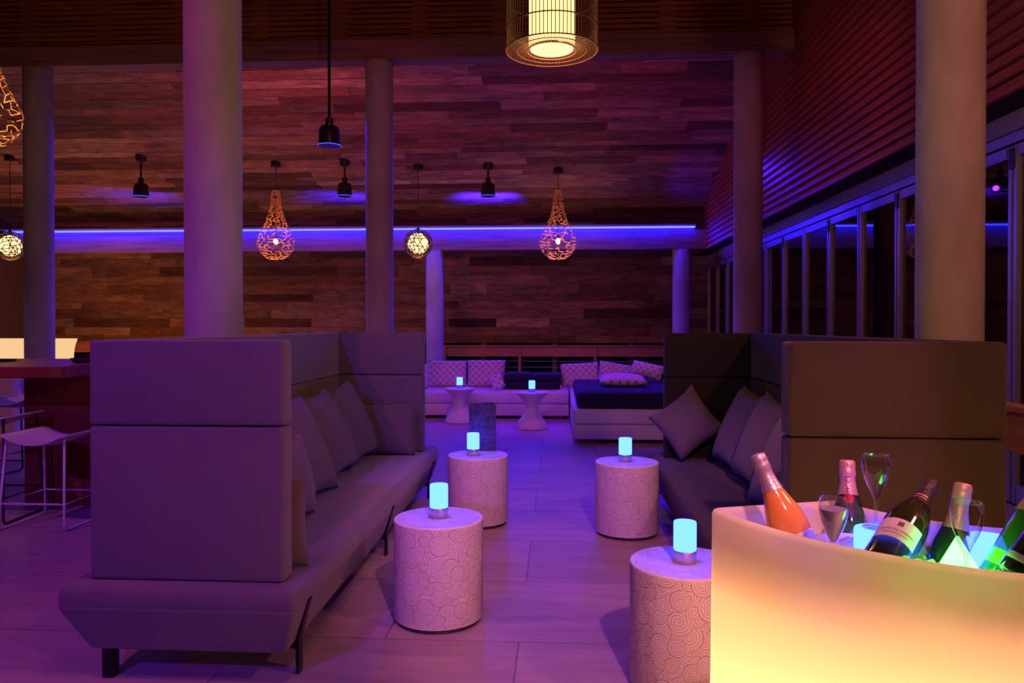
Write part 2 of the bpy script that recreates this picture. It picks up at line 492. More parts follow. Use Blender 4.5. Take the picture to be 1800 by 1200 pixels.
# ------------------------------------------------------------------ planked surfaces
TONES = [(0.36, 0.23, 0.15), (0.30, 0.17, 0.10), (0.24, 0.12, 0.07), (0.40, 0.28, 0.19), (0.19, 0.095, 0.055), (0.33, 0.23, 0.18), (0.27, 0.16, 0.11), (0.10, 0.05, 0.035)]
WTS = [5, 5, 4, 4, 3, 4, 4, 1.6]
def planks(name, origin, ud, vd, nd, W, H, rmin, rmax, lmin, lmax, dull=1.0):
    bm = bmesh.new()
    col = bm.loops.layers.float_color.new('tone')
    uvl = bm.loops.layers.uv.new('UVMap')
    o = Vector(origin); ud = Vector(ud).normalized(); vd = Vector(vd).normalized(); nd = Vector(nd).normalized()
    def quad(u0, u1, v0, v1, h, tone, ou, ov, base):
        p = [o+ud*u+vd*v+nd*h for u, v in ((u0, v0), (u1, v0), (u1, v1), (u0, v1))]
        q = [o+ud*u+vd*v+nd*base for u, v in ((u0, v0), (u1, v0), (u1, v1), (u0, v1))]
        pv = [bm.verts.new(x) for x in p]; qv = [bm.verts.new(x) for x in q]
        uvs = [(u0+ou, v0+ov), (u1+ou, v0+ov), (u1+ou, v1+ov), (u0+ou, v1+ov)]
        def face(vs, us):
            f = bm.faces.new(vs)
            for l, u in zip(f.loops, us):
                l[col] = (*tone, 1); l[uvl].uv = u
        face(pv, uvs)
        for i in range(4):
            j = (i+1) % 4
            face((pv[j], pv[i], qv[i], qv[j]), (uvs[j], uvs[i], uvs[i], uvs[j]))
    v = 0.0
    while v < H - 0.02:
        h = min(random.uniform(rmin, rmax), H - v)
        u = -random.uniform(0, lmax)
        while u < W:
            l = random.uniform(lmin, lmax)
            t = random.choices(TONES, WTS)[0]
            k = random.uniform(0.45, 1.4)*dull
            tone = (t[0]*k, t[1]*k*0.85, t[2]*k*0.72)
            u0, u1 = max(u, 0), min(u+l, W)
            if u1 > u0 + 0.01:
                quad(u0+0.002, u1-0.002, v+0.002, v+h-0.002, random.uniform(0.006, 0.016), tone, random.uniform(0, 50), random.uniform(0, 50), -0.004)
            u += l
        v += h
    # backing board
    pb = [o+ud*a+vd*b+nd*(-0.004) for a, b in ((0, 0), (W, 0), (W, H), (0, H))]
    pc = [p - nd*0.08 for p in pb]
    vs = [bm.verts.new(x) for x in pb]; ws = [bm.verts.new(x) for x in pc]
    for q in ([vs[0], vs[1], vs[2], vs[3]], [ws[3], ws[2], ws[1], ws[0]]) + tuple([vs[i], ws[i], ws[(i+1) % 4], vs[(i+1) % 4]] for i in range(4)):
        f = bm.faces.new(q)
        for l in f.loops: l[col] = (0.03, 0.02, 0.015, 1)
    return struct(name, bm, M['planks'])

# ================================================================== THE ROOM
XL, XR = -13.0, 3.2
YB = 18.2
SL = 0.38
def zc(y): return 3.62 + SL*(17.8 - y)
YR = 5.0
bm = bmesh.new(); add_box(bm, XL-0.1, 7.0, -4.1, 24, -0.1, 0.0)
struct('floor', bm, M['floor'])
L_sl = math.hypot(YB-YR, SL*(YB-YR))
planks('ceiling', (XL, YB, zc(YB)), (1, 0, 0), (0, -1, SL), (0, -SL, -1), XR+0.45-XL, L_sl, 0.15, 0.27, 0.7, 3.2)
bm = bmesh.new(); add_box(bm, XL, XR+0.45, -4, YR, zc(YR), zc(YR)+0.1)
struct('ceiling_ridge', bm, M['plaster'])
planks('wall_back', (XL, YB, 0.98), (1, 0, 0), (0, 0, 1), (0, -1, 0), XR+0.35-XL, zc(YB)-0.9, 0.16, 0.24, 0.7, 3.0, 0.8)
bm = bmesh.new(); add_box(bm, XL-0.1, XL, -4, 24, 0, 9)
struct('wall_left', bm, M['plaster'])
bm = bmesh.new(); add_box(bm, XL, XR+0.45, -4.1, -4.0, 0, 9)
struct('wall_near', bm, M['plaster'])

# right wall: horizontal slats above the doors, cut by the roof slope
bm = bmesh.new()
def yend(z): return min(17.95, 17.8 - (z - 3.62)/SL)
back = [(2.0, 3.05), (YB, 3.05), (YB, zc(YB)), (YR, zc(YR)), (2.0, zc(YR))]
a = [bm.verts.new((XR+0.03, y, z)) for y, z in back]; b = [bm.verts.new((XR+0.42, y, z)) for y, z in back]
f = bm.faces.new(a); f.material_index = 1
f = bm.faces.new(b[::-1]); f.material_index = 1
for i in range(5):
    f = bm.faces.new((a[i], b[i], b[(i+1) % 5], a[(i+1) % 5])); f.material_index = 1
bmh = 0.108
z = 3.05
while z < 8.3:
    y1 = yend(z+0.085)
    # tilted board, lower edge proud
    y0 = 2.0
    pts = [(XR-0.012, z), (XR+0.03, z), (XR+0.03, z+0.088), (XR+0.010, z+0.088)]
    va = [bm.verts.new((x, y0, zz)) for x, zz in pts]; vb = [bm.verts.new((x, y1, zz)) for x, zz in pts]
    for i in range(4):
        bm.faces.new((va[i], va[(i+1) % 4], vb[(i+1) % 4], vb[i]))
    bm.faces.new(va[::-1]); bm.faces.new(vb)
    z += bmh
struct('wall_right', bm, mats=[M['slat'], M['dark']])
# soffit beam and door header
XD = 3.57
bm = bmesh.new(); add_box(bm, XD-0.06, XD+0.10, 2.0, YB, 2.90, 3.05)
struct('trim_1', bm, M['header'])
bm = bmesh.new(); add_box(bm, XD-0.045, XD+0.08, 2.0, YB, 2.815, 2.895)
struct('trim_2', bm, M['alu'])

# folding glass doors
yk = 6.12
for k in range(-4, 12):
    y0 = yk + k; y1 = y0 + 1.0
    n = k + 5
    root = bpy.data.objects.new('door_%d' % n, None); C.objects.link(root)
    root['kind'] = 'structure'
    root.location = (XD, y0, 0)
    s = 0.065
    bm = bmesh.new()
    for (a0, a1, b0, b1) in ((0.006, s, 0.02, 2.80), (1-s, 0.994, 0.02, 2.80), (s, 1-s, 2.71, 2.80), (s, 1-s, 0.02, 0.17)):
        add_box(bm, -0.03, 0.03, a0, a1, b0, b1)
        add_box(bm, -0.038, -0.03, a0+0.012, a1-0.012, b0+0.012, b1-0.012)
    obj('door_frame', bm, M['alu'], root)
    bm = bmesh.new(); add_box(bm, -0.004, 0.004, s, 1-s, 0.17, 2.71)
    obj('glass_pane', bm, M['glass'], root)
    if k % 2 == 0:
        bm = box(-0.052, -0.038, -0.028, 0.028, 2.62, 2.78, 0.004)
        obj('hinge', bm, M['black'], root)

# beams and louvre above
Y2 = 10.62
bm = bmesh.new(); add_box(bm, XL, XR, Y2-0.14, Y2+0.14, 5.12, 5.40)
struct('trim_3', bm, M['beam'])
bm = bmesh.new()
z = 5.43
while z < zc(Y2)-0.12:
    add_box(bm, XL, XR, Y2-0.05, Y2-0.025, z, z+0.056)
    z += 0.075
struct('wall_louvre', bm, M['louvre'])
bm = bmesh.new()
x = -12.4
i = 0
while x < 3.0:
    add_box(bm, x, x+0.22, Y2-0.02, Y2+0.05, 5.40, zc(Y2)-0.1)
    x += 1.15
struct('trim_4', bm, M['batten'])
bm = bmesh.new(); add_box(bm, XL, XR, Y2+0.06, Y2+0.10, 5.40, zc(Y2)-0.05)
struct('wall_louvre_backing', bm, M['dark'])
Y3 = 16.7
bm = bmesh.new(); add_box(bm, XL, 2.42, Y3-0.14, Y3+0.14, 3.06, 3.43)
add_box(bm, 2.42, XR, Y3-0.17, Y3+0.17, 3.06, 3.47)
struct('trim_5', bm, M['beam'])

# columns
def column(x, y, h, label):
    bm = lathe([(0.195, 0), (0.195, h-0.02), (0.185, h)], 40, cap0=True, cap1=True)
    o = obj('column', bm, M['concrete'])
    sharp(o)
    o.location = (x, y, 0)
    tag(o, label, 'column', 'round concrete columns')
Ya = 5.25
column(-2.44, Ya, zc(YR)-0.02, 'thick grey concrete column rising behind the left high-backed sofa out of the top')
column(2.50, 5.0, zc(YR)-0.02, 'thick grey concrete column behind the right high-backed sofa beside the glass doors')
column(-2.52, Y2, 5.115, 'mid-distance concrete column between the woven teardrop lamp and the ball lamp')
column(2.62, Y2, 5.115, 'mid-distance concrete column in front of the slatted right wall')
column(-7.55, Y2, 5.115, 'mid-distance concrete column at far left beside the glowing bar')
column(-2.72, Y3, 3.055, 'far slim concrete column lit blue, behind the left end of the white lounge seating')
column(2.70, Y3, 3.055, 'far slim concrete column lit blue, in the back right corner under the beam')

# LED strip on top of the far beam
bm = bmesh.new()
add_box(bm, XL+0.5, 2.95, Y3-0.42, Y3-0.02, 3.535, 3.56); add_box(bm, XL+0.5, 2.95, Y3-0.10, Y3-0.02, 3.43, 3.536)  # top plate lengthened forward to keep the blue off the ceiling
led = thing('led_strip', 'thin bright blue LED strip running along the top of the far wooden beam', 'light strip', (0, 0, 0))
obj('channel_shield', bm, M['header'], led)
bm = bmesh.new()
add_box(bm, XL+0.5, 2.95, Y3-0.235, Y3-0.205, 3.502, 3.534)
obj('light_tube', bm, M['led'], led)

# wooden railings with posts
def rail_thing(label, loc, rotz, length, top, posts, outer):
    t = thing('railing', label, 'railing', loc, rotz)
    obj('cap_rail', box(0, length, -0.05, 0.07, top-0.035, top, 0.004), M['railwood'], t)
    obj('rail_board', box(0.01, length-0.01, 0.0, 0.03, top-0.27, top-0.036, 0.003), M['railwood'], t)
    for p in posts:
        obj('post', box(p-0.035, p+0.035, -0.045, -0.002, 0.0, top-0.036, 0.004), M['railwood'], t)
    for p in outer:
        obj('outer_post', box(p-0.06, p+0.06, 0.2, 0.26, 0.0, 0.975, 0.003), M['railpost'], t)
    if outer:
        bm = bmesh.new()
        for zz in (0.14, 0.28, 0.42, 0.56):
            prism_edge(bm, (0, 0.035, zz), (length, 0.035, zz), 0.008, 6)
        obj('wire', bm, M['alu'], t)
    return t
xa = P(776, 610, 17.75).x
rail_thing('orange-brown timber railing in front of the far dark opening behind the white lounge', (xa, 17.8, 0), 0, 2.85-xa, 0.94, [0.05, 1.83, 3.60, 5.35], [0.95, 2.65, 4.45])
rail_thing('orange timber railing piece beside the glowing bar at far left', (-12.6, 17.8, 0), 0, 6.0, 1.02, [0.1, 2.0, 3.9, 5.8], [])
rail_thing('orange timber railing end at the right edge beside the glass doors', (2.62, 3.05, 0), PI/2, 1.70, 0.95, [0.05, 1.64], [])

# ================================================================== PENDANTS AND SPOTS
def woven_surface(prof, n, jit, r, skip, rnd):
    """irregular brick-like lattice on a surface of revolution; prof = [(r,z)]"""
    bm = bmesh.new()
    pts = {}
    m = len(prof)
    for i, (rr, zz) in enumerate(prof):
        for k in range(2*n):
            a = 2*PI*(k + rnd.uniform(-jit, jit))/(2*n)
            zo = 0 if i in (0, m-1) else rnd.uniform(-jit, jit)*abs(prof[min(i+1, m-1)][1]-prof[max(i-1, 0)][1])*0.3
            pts[i, k] = Vector((rr*math.cos(a), rr*math.sin(a), zz+zo))
    for i in range(m):
        for k in range(2*n):
            if rnd.random() > skip:
                prism_edge(bm, pts[i, k], pts[i, (k+1) % (2*n)], r)
            if i < m-1 and (k + i) % 2 == 0 and rnd.random() > skip*0.6:
                prism_edge(bm, pts[i, k], pts[i+1, (k + rnd.choice((-1, 0, 0, 1))) % (2*n)], r)
    return bm

def teardrop(label, loc, canopy_z, R0=0.37, group='woven teardrop pendants'):
    """loc = centre of the bulb part"""
    t = thing('teardrop_pendant', label, 'pendant lamp', loc, 0, group)
    rnd = random.Random(hash(label) % 999 if False else len(label))
    H = 1.02*R0/0.37
    k = R0/0.37
    prof = []
    NR = 20
    for i in range(NR+1):
        s = (i/NR)**1.25
        zz = -0.36*k + s*(0.36*k + H)
        tt = zz/k
        if tt < 0.05:
            rr = math.sqrt(max(0.0, 1-((tt-0.0)/0.385)**2))*0.37
        else:
            q = (tt-0.05)/(1.02-0.05)
            rr = 0.366*(1-q)**2 + 2*q*(1-q)*(0.075) + q*q*0.085
            rr = max(rr, 0.085 + 0.06*(1-q))
        if i == NR: rr = 0.05
        prof.append((max(rr*k, 0.06*k), zz))
    bm = woven_surface(prof, 13, 0.42, 0.0072*k, 0.36, rnd)
    obj('woven_shade', bm, M['wire'], t)
    bm = lathe([(0.0, -0.06), (0.03, -0.045), (0.042, -0.01), (0.036, 0.03), (0.02, 0.06), (0.0, 0.065)], 16)
    obj('bulb', bm, M['bulb'], t, smooth=True)
    zt = canopy_z - loc[2]
    bm = lathe([(0.0, 0.055), (0.022, 0.058), (0.022, 0.12), (0.006, 0.125), (0.006, zt-0.03)], 10)
    obj('cord', bm, M['black'], t)
    bm = lathe([(0.0, zt-0.09), (0.095, zt-0.085), (0.10, zt+0.02), (0.0, zt+0.025)], 20)
    obj('canopy', bm, M['lampblack'], t)
    return t

def icos(r, sub):
    bm = bmesh.new(); bmesh.ops.create_icosphere(bm, subdivisions=sub, radius=r)
    return bm

def ball_pendant(label, loc, canopy_z, r=0.285):
    t = thing('ball_pendant', label, 'pendant lamp', loc, 0, 'lattice ball pendants')
    rnd = random.Random(len(label))
    src = icos(r, 3)
    for v in src.verts:
        v.co = (v.co + Vector((rnd.uniform(-1, 1), rnd.uniform(-1, 1), rnd.uniform(-1, 1)))*0.022).normalized()*r
    es = [e for e in src.edges if rnd.random() < 0.30]
    bmesh.ops.dissolve_edges(src, edges=es, use_verts=False)
    bm = bmesh.new()
    for e in src.edges:
        prism_edge(bm, e.verts[0].co, e.verts[1].co, 0.0085, 5)
    src.free()
    obj('lattice_shell', bm, M['darkwire'], t)
    obj('globe', icos(r*0.74, 3), M['ballglow'], t, smooth=True)
    zt = canopy_z - loc[2]
    bm = lathe([(0.0, r*0.72), (0.03, r*0.74), (0.03, r+0.03), (0.006, r+0.04), (0.006, zt-0.03)], 10)
    obj('cord', bm, M['black'], t)
    bm = lathe([(0.0, zt-0.09), (0.095, zt-0.085), (0.10, zt+0.02), (0.0, zt+0.025)], 20)
    obj('canopy', bm, M['lampblack'], t)
    return t

def light(kind, name, loc, col, energy, size=0.05, **kw):
    d = bpy.data.lights.new(name, kind)
    d.color = col; d.energy = energy
    if kind in ('POINT', 'SPOT'): d.shadow_soft_size = size
    for k, v in kw.items(): setattr(d, k, v)
    o = bpy.data.objects.new(name, d); C.objects.link(o)
    o.location = loc
    return o
def aim(o, target):
    o.rotation_euler = (Vector(target)-o.location).to_track_quat('-Z', 'Y').to_euler()
    return o

ZP = 15.3
for px, py, kind, lab in ((485, 424, 't', 'woven teardrop pendant glowing amber between the two left-hand columns'),
                          (981, 424, 't', 'woven teardrop pendant glowing amber at right of centre, under the rattan drum lamp'),
                          (735, 428, 'b', 'dark lattice ball pendant with glowing globe right of the middle column'),
                          (18, 432, 'b', 'dark lattice ball pendant half hidden by the far left column')):
    p = P(px, py, ZP)
    cz_ = zc(p.y)
    if kind == 't':
        teardrop(lab, p, cz_)
    else:
        ball_pendant(lab, p, cz_)
    light('POINT', 'pendant_bulb_light', p + Vector((0, 0, -0.0 if kind == 't' else -0.42)), (1.0, 0.45, 0.12), 34 if kind == 't' else 9, 0.06)
p = P(-24, 200, 8.6)
teardrop('large near woven teardrop pendant cut off by the left edge at the top', p, zc(p.y), 0.36)
light('POINT', 'pendant_bulb_light', p, (1.0, 0.5, 0.17), 30, 0.06)

def spot_lamp(label, rim, canopy_z, slit=True, r=0.15):
    """black bell spot on a stem; a slit round its lower edge gives off blue light"""
    t = thing('spot_lamp', label, 'ceiling lamp', rim, 0, 'black bell spots on stems')
    zt = canopy_z - rim.z
    bm = lathe([(0.0, 0.018), (r*0.97, 0.018), (r*0.97, 0.024), (r*0.93, 0.20), (r*0.78, 0.245), (r*0.36, 0.265), (r*0.36, 0.36), (r*0.30, 0.365), (0, 0.365)], 28)
    sharp(obj('bell', bm, M['lampblack'], t))
    bm = lathe([(0.0, -0.012), (r*1.02, -0.012), (r*1.02, 0.008), (r*0.995, 0.008), (r*0.975, 0.0005), (0.0, 0.0005)], 28)
    sharp(obj('rim_disc', bm, M['lampblack'], t))
    bm = lathe([(r*1.021, -0.011), (r*1.035, -0.011), (r*1.035, -0.004), (r*1.021, -0.004)], 28)
    obj('glow_ring', bm, M['rim'], t)
    bm = lathe([(0.0, 0.36), (0.02, 0.36), (0.02, zt-0.05), (0, zt-0.05)], 10)
    obj('stem', bm, M['lampblack'], t)
    bm = lathe([(0.0, zt-0.11), (0.09, zt-0.10), (0.11, zt+0.03), (0, zt+0.03)], 20)
    obj('canopy', bm, M['lampblack'], t)
    bm = lathe([(0.0, 0.0), (0.012, 0.0), (0.012, 0.019), (0, 0.019)], 8)
    obj('stud', bm, M['lampblack'], t)
    return t
for px, py, lab, e in ((248, 345, 'small black bell spot on the plank ceiling at left, between two columns', 13),
                       (606, 344, 'small black bell spot on the plank ceiling just left of the middle column', 26),
                       (858, 344, 'small black bell spot on the plank ceiling ringed by a strong blue glow', 60)):
    p = P(px, py, 15.2)
    spot_lamp(lab, p, zc(p.y))
    d = Vector((p.x, p.y, 0)).normalized()
    aim(light('SPOT', 'slit_light', p + d*0.085 + Vector((0.0, 0.0, 0.0035)), (0.022, 0.006, 1.0), e*46, 0.003, spot_size=R(80), spot_blend=1.0), p + d*1.085 + Vector((0.0, 0.0, 0.17)))
p = P(579, 255, 10.3)
spot_lamp('black bell spot on a long thin stem hanging in front of the upper beam', p, zc(p.y))

# rattan drum pendant
def rattan_pendant():
    p = P(970, 89, 4.5)
    t = thing('rattan_pendant', 'rattan cage drum pendant with lit inner cylinder hanging at the top centre', 'pendant lamp', p)
    r = 0.27; H = 0.62
    bm = bmesh.new()
    n = 76
    for k in range(n):
        a = 2*PI*k/n
        c_, s_ = math.cos(a), math.sin(a)
        prism_edge(bm, (r*c_, r*s_, 0), (r*c_, r*s_, H), 0.0022, 4)
        prism_edge(bm, (r*c_, r*s_, 0), (0.142*c_, 0.142*s_, -0.002), 0.0020, 4)
        prism_edge(bm, (r*c_, r*s_, H), (0.142*c_, 0.142*s_, H), 0.0020, 4)
    for rr, zz, th in ((r, 0, 0.004), (0.142, -0.002, 0.004), (0.205, -0.001, 0.003), (r, 0.125, 0.0035), (r, 0.30, 0.0035), (r, 0.46, 0.0035), (r, H, 0.004), (0.142, H, 0.004)):
        tube([((rr+0.002)*math.cos(2*PI*k/48), (rr+0.002)*math.sin(2*PI*k/48), zz) for k in range(48)], th, 6, bm, closed=True)
    obj('rattan_cage', bm, M['rattan'], t)
    bm = lathe([(0.137, 0.006), (0.137, H-0.05)], 40)
    obj('lamp_shade', bm, M['shadeglow'], t, smooth=True)
    bm = lathe([(0, 0.008), (0.128, 0.008)], 40)
    obj('diffuser', bm, M['diffglow'], t)
    bm = lathe([(0.128, 0.006), (0.1375, 0.004), (0.1385, 0.012), (0.128, 0.010)], 40)
    obj('shade_ring', bm, M['steel'], t)
    bm = bmesh.new()
    for k in range(4):
        a = PI/4 + PI/2*k
        prism_edge(bm, (0.142*math.cos(a), 0.142*math.sin(a), H), (0.0, 0, H+0.05), 0.003)
    lathe([(0.0, H+0.03), (0.006, H+0.03), (0.006, zc(YR)-p.z), (0, zc(YR)-p.z)], 8, bm)
    obj('cord', bm, M['black'], t)
    light('POINT', 'drum_lamp_light', p + Vector((0, 0, -0.12)), (1.0, 0.55, 0.2), 22, 0.12)
rattan_pendant()

# ================================================================== CUSHIONS
def pillow_bm(w, h, t, n=14, pinch=0.07, seam=True, sag=0.0, rnd=None):
    bm = bmesh.new()
    uvl = bm.loops.layers.uv.new('UVMap')
    rnd = rnd or random.Random(3)
    ph = [rnd.uniform(0, 6) for _ in range(4)]
    def pt(i, j, side):
        u = -1 + 2*i/n; v = -1 + 2*j/n
        x = w/2*u*(1 - pinch*(1-v*v)*abs(u))
        y = h/2*v*(1 - pinch*(1-u*u)*abs(v))
        k = max(0.0, (1-u**2))**0.42*max(0.0, (1-v**2))**0.42
        z = side*t/2*k*(1 + 0.06*math.sin(3*u+ph[0])*math.cos(2.3*v+ph[1]))
        y -= sag*h*(1-abs(u))*0.0
        return (x, y, z), (x, y)
    for side in (1, -1):
        vs = {}
        for i in range(n+1):
            for j in range(n+1):
                vs[i, j] = (bm.verts.new(pt(i, j, side)[0]), pt(i, j, side)[1])
        for i in range(n):
            for j in range(n):
                q = [vs[i, j], vs[i+1, j], vs[i+1, j+1], vs[i, j+1]]
                if side < 0: q = q[::-1]
                f = bm.faces.new([a for a, b in q])
                for l, (a, b) in zip(f.loops, q): l[uvl].uv = b
    bmesh.ops.remove_doubles(bm, verts=bm.verts[:], dist=0.0004)
    for f in bm.faces: f.smooth = True
    return bm

def pillow(name, label, w, h, t, bottom, ydir, lean, roll=0.0, mat='pillow', group=None, cat='cushion', piping=True, pinch=0.11):
    """stands on its lower edge at 'bottom', faces the horizontal direction ydir, leans back by lean"""
    me = pillow_bm(w, h, t, pinch=pinch, rnd=random.Random(int(abs(bottom[0]*1000+bottom[1]*777)) % 9999))
    o = obj(name, me, M[mat])
    for p_ in o.data.polygons: p_.use_smooth = True
    tag(o, label, cat, group)
    fx = Vector((ydir[0], ydir[1], 0)).normalized()
    up = (Vector((0, 0, 1))*math.cos(lean) - fx*math.sin(lean)).normalized()
    nrm = (fx*math.cos(lean) + Vector((0, 0, 1))*math.sin(lean)).normalized()
    side = up.cross(nrm).normalized()
    B = Matrix((side, up, nrm)).transposed()
    Rm = Matrix.Rotation(roll, 3, 'Z')
    # lowest point sits on the seat
    Mx = B @ Rm
    co = [Mx @ v.co for v in o.data.vertices]
    zmin = min(c.z for c in co)
    o.matrix_world = Matrix.Translation(Vector(bottom) + up*0 + Vector((0, 0, -zmin + 0.001)) + up.xy.to_3d()*(h/2)) @ Mx.to_4x4()
    return o

# ================================================================== HIGH-BACKED SOFAS
def sofa(label, xf, y0, mir, fab='fabric', p0=0.08, p1=0.875):
    """front edge of the seat at x = xf; mir=+1 faces +X (left sofa), -1 faces -X; local x runs from back (0) to front"""
    t = thing('highback_sofa', label, 'sofa', (0, 0, 0))
    Ln = 3.52
    D = 0.945
    def X(d): return xf - mir*(D - d)      # d from back edge
    def bb(d0, d1, ya, yb, za, zb, bev):
        a_, b_ = sorted((X(d0), X(d1)))
        return box(a_, b_, y0+ya, y0+yb, za, zb, bev, 3)
    # seat: lofted rounded block, bevelled underneath
    rings = []
    for (z_, ib, iF, ie, rr) in ((0.125, 0.115, 0.050, 0.045, 0.012), (0.132, 0.108, 0.044, 0.038, 0.016), (0.275, 0.010, -0.004, 0.006, 0.02), (0.290, 0.003, -0.008, 0.001, 0.022), (0.300, 0.0, -0.009, 0.0, 0.024), (0.302, 0.001, -0.0082, 0.001, 0.024), (0.304, 0.0, -0.009, 0.0, 0.024), (0.355, 0.001, -0.006, 0.001, 0.024), (0.370, 0.006, 0.002, 0.006, 0.024), (0.380, 0.022, 0.020, 0.020, 0.024)):
        a_, b_ = sorted((X(ib), X(D - iF)))
        rings.append([(x, y, z_) for x, y in rrect(a_, b_, y0+ie, y0+Ln-ie, rr, 4)])
    o = obj('seat', loft(rings), M[fab], t); sharp(o, 75)
    T = 0.11
    zs, zm, zt_ = 0.381, 1.0, 1.342
    ya, yb = 0.09, Ln-0.20
    for nm, z0_, z1_ in (('lower', zs, zm-0.002), ('upper', zm+0.002, zt_)):
        obj(nm+'_back_panel', bb(p0, p0+T, ya+T+0.002, yb-T-0.002, z0_, z1_, 0.014), M[fab], t)
        obj(nm+'_end_panel', bb(p0, p1, ya, ya+T, z0_, z1_, 0.016), M[fab], t)
        obj(nm+'_end_panel', bb(p0, p1, yb-T, yb, z0_, z1_, 0.016), M[fab], t)
    for o in list(t.children):
        if 'panel' in o.name: sharp(o, 60)
    # legs: flat steel bars bent up the front face, plain posts at the back
    for yy in (0.16, 1.72, 3.24):
        bm = bmesh.new()
        w = 0.022
        prof = [(X(D+0.020), 0.30), (X(D+0.012), 0.285), (X(D-0.025), 0.14), (X(D-0.025), 0.0)]
        fr = [(x - mir*0.014, z_) for x, z_ in prof]
        for (a, b), (c, d) in zip(zip(prof, fr), zip(prof[1:], fr[1:])):
            va = [bm.verts.new((q[0], y0+yy+s*w, q[1])) for s in (-1, 1) for q in (a, b)]
            vb = [bm.verts.new((q[0], y0+yy+s*w, q[1])) for s in (-1, 1) for q in (c, d)]
            va = [va[0], va[1], va[3], va[2]]; vb = [vb[0], vb[1], vb[3], vb[2]]
            for i in range(4):
                bm.faces.new((va[i], va[(i+1) % 4], vb[(i+1) % 4], vb[i]))
            bm.faces.new(va[::-1]); bm.faces.new(vb)
        # gusset under the seat
        g = [(X(D-0.03), 0.124), (X(D-0.16), 0.124), (X(D-0.03), 0.10)]
        ga = [bm.verts.new((x, y0+yy-w, z_)) for x, z_ in g]; gb = [bm.verts.new((x, y0+yy+w, z_)) for x, z_ in g]
        bm.faces.new(ga); bm.faces.new(gb[::-1])
        for i in range(3): bm.faces.new((ga[i], gb[i], gb[(i+1) % 3], ga[(i+1) % 3]))
        obj('leg', bm, M['black'], t)
        bm = box(X(0.17)-0.022, X(0.17)+0.022, y0+yy-0.10, y0+yy-0.05, 0.0, 0.128, 0.003)
        obj('leg', bm, M['black'], t)
    return X
XLs = sofa('grey high-backed sofa on the left with wrap-around panels, seen from its near end', -1.01, 2.83, 1)
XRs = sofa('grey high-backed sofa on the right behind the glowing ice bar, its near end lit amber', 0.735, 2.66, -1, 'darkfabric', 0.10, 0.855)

# cushions of the left sofa
ZS = 0.381
gl = 'pillows on the left high-backed sofa'
xb = XLs(0.21)
pillow('cushion', 'large mauve grey cushion nearest the front panel among those leaning on the left sofa back', 0.58, 0.64, 0.22, (xb+0.34, 4.38, ZS), (1, -0.12), R(24), 0, group=gl)
pillow('cushion', 'second tall mauve grey cushion leaning on the left sofa back, its corner pointing up', 0.55, 0.60, 0.21, (xb+0.32, 4.95, ZS), (1, -0.12), R(23), R(5), group=gl)
pillow('cushion', 'third tall mauve grey cushion leaning on the left sofa back, next to the corner one', 0.55, 0.60, 0.21, (xb+0.32, 5.47, ZS), (1, -0.18), R(22), R(6), group=gl)
pillow('cushion', 'oblong mauve grey cushion lying against the far end panel of the left sofa', 0.52, 0.40, 0.15, (XLs(0.58), 5.86, ZS), (0.05, -1), R(12), 0, group=gl, pinch=0.04)
pillow('cushion', 'low mauve grey cushion standing in front of the tall ones on the left sofa', 0.46, 0.44, 0.18, (xb+0.40, 3.82, ZS), (1, -0.1), R(12), 0, group=gl)
pillow('cushion', 'cushion edge peeking out behind the near end panel of the left sofa', 0.50, 0.38, 0.12, (XLs(0.66), 3.13, ZS), (0.0, 1), R(6), 0, group=gl, pinch=0.04)
# cushions of the right sofa
gr = 'pillows on the right high-backed sofa'
xb = XRs(0.21)
pillow('cushion', 'cushion standing on its corner like a diamond at the far end of the right sofa', 0.42, 0.42, 0.15, (0.95, 5.69, ZS), (-0.35, -1), R(14), R(40), group=gr)
pillow('cushion', 'cushion in the back corner of the right sofa, pointed top corner touching the back', 0.54, 0.58, 0.20, (xb-0.30, 5.29, ZS), (-1, -0.2), R(22), R(-7), group=gr)
pillow('cushion', 'middle leaning cushion of the right sofa with its pointed corner up', 0.54, 0.58, 0.20, (xb-0.30, 4.74, ZS), (-1, -0.15), R(22), R(-7), group=gr)
pillow('cushion', 'nearest leaning cushion of the right sofa, partly behind the amber lit end panel', 0.58, 0.62, 0.21, (xb-0.34, 4.15, ZS), (-1, -0.12), R(24), 0, group=gr)

# ================================================================== DRUM TABLES WITH SWIRLS
def spiral_ribbons(bm, mapf, circles, wl):
    """circles later in the list lie over earlier ones; each carries an outline and a spiral"""
    for idx, (cx, cy, r) in enumerate(circles):
        later = circles[idx+1:]
        near = [c for c in later if abs(c[0]-cx) < r+c[2] and abs(c[1]-cy) < r+c[2]]
        turns = max(2.2, min(4.2, r/0.0105))
        N_ = int(turns*20)
        a0 = (idx*2.39) % (2*PI)
        dirn = 1 if idx % 2 else -1
        path = []
        for s in range(N_+1):
            q = s/N_
            rr = r*0.08 + r*0.92*q
            a = a0 + dirn*2*PI*turns*q
            path.append((cx+rr*math.cos(a), cy+rr*math.sin(a), rr, a))
        # close the outline
        for s in range(1, 25):
            a = path[N_][3] + dirn*2*PI*s/24
            path.append((cx+r*math.cos(a), cy+r*math.sin(a), r, a))
        prev = None
        for (x, y, rr, a) in path:
            ok = all((x-c[0])**2+(y-c[1])**2 > c[2]**2 for c in near)
            ia, oa = rr-wl/2, rr+wl/2
            pa = mapf(cx+ia*math.cos(a), cy+ia*math.sin(a)); pb = mapf(cx+oa*math.cos(a), cy+oa*math.sin(a))
            if pa is None or pb is None: ok = False
            if ok and prev is not None:
                v = [bm.verts.new(p) for p in (prev[0], prev[1], pb, pa)]
                bm.faces.new(v).material_index = 1
            prev = (pa, pb) if ok else None

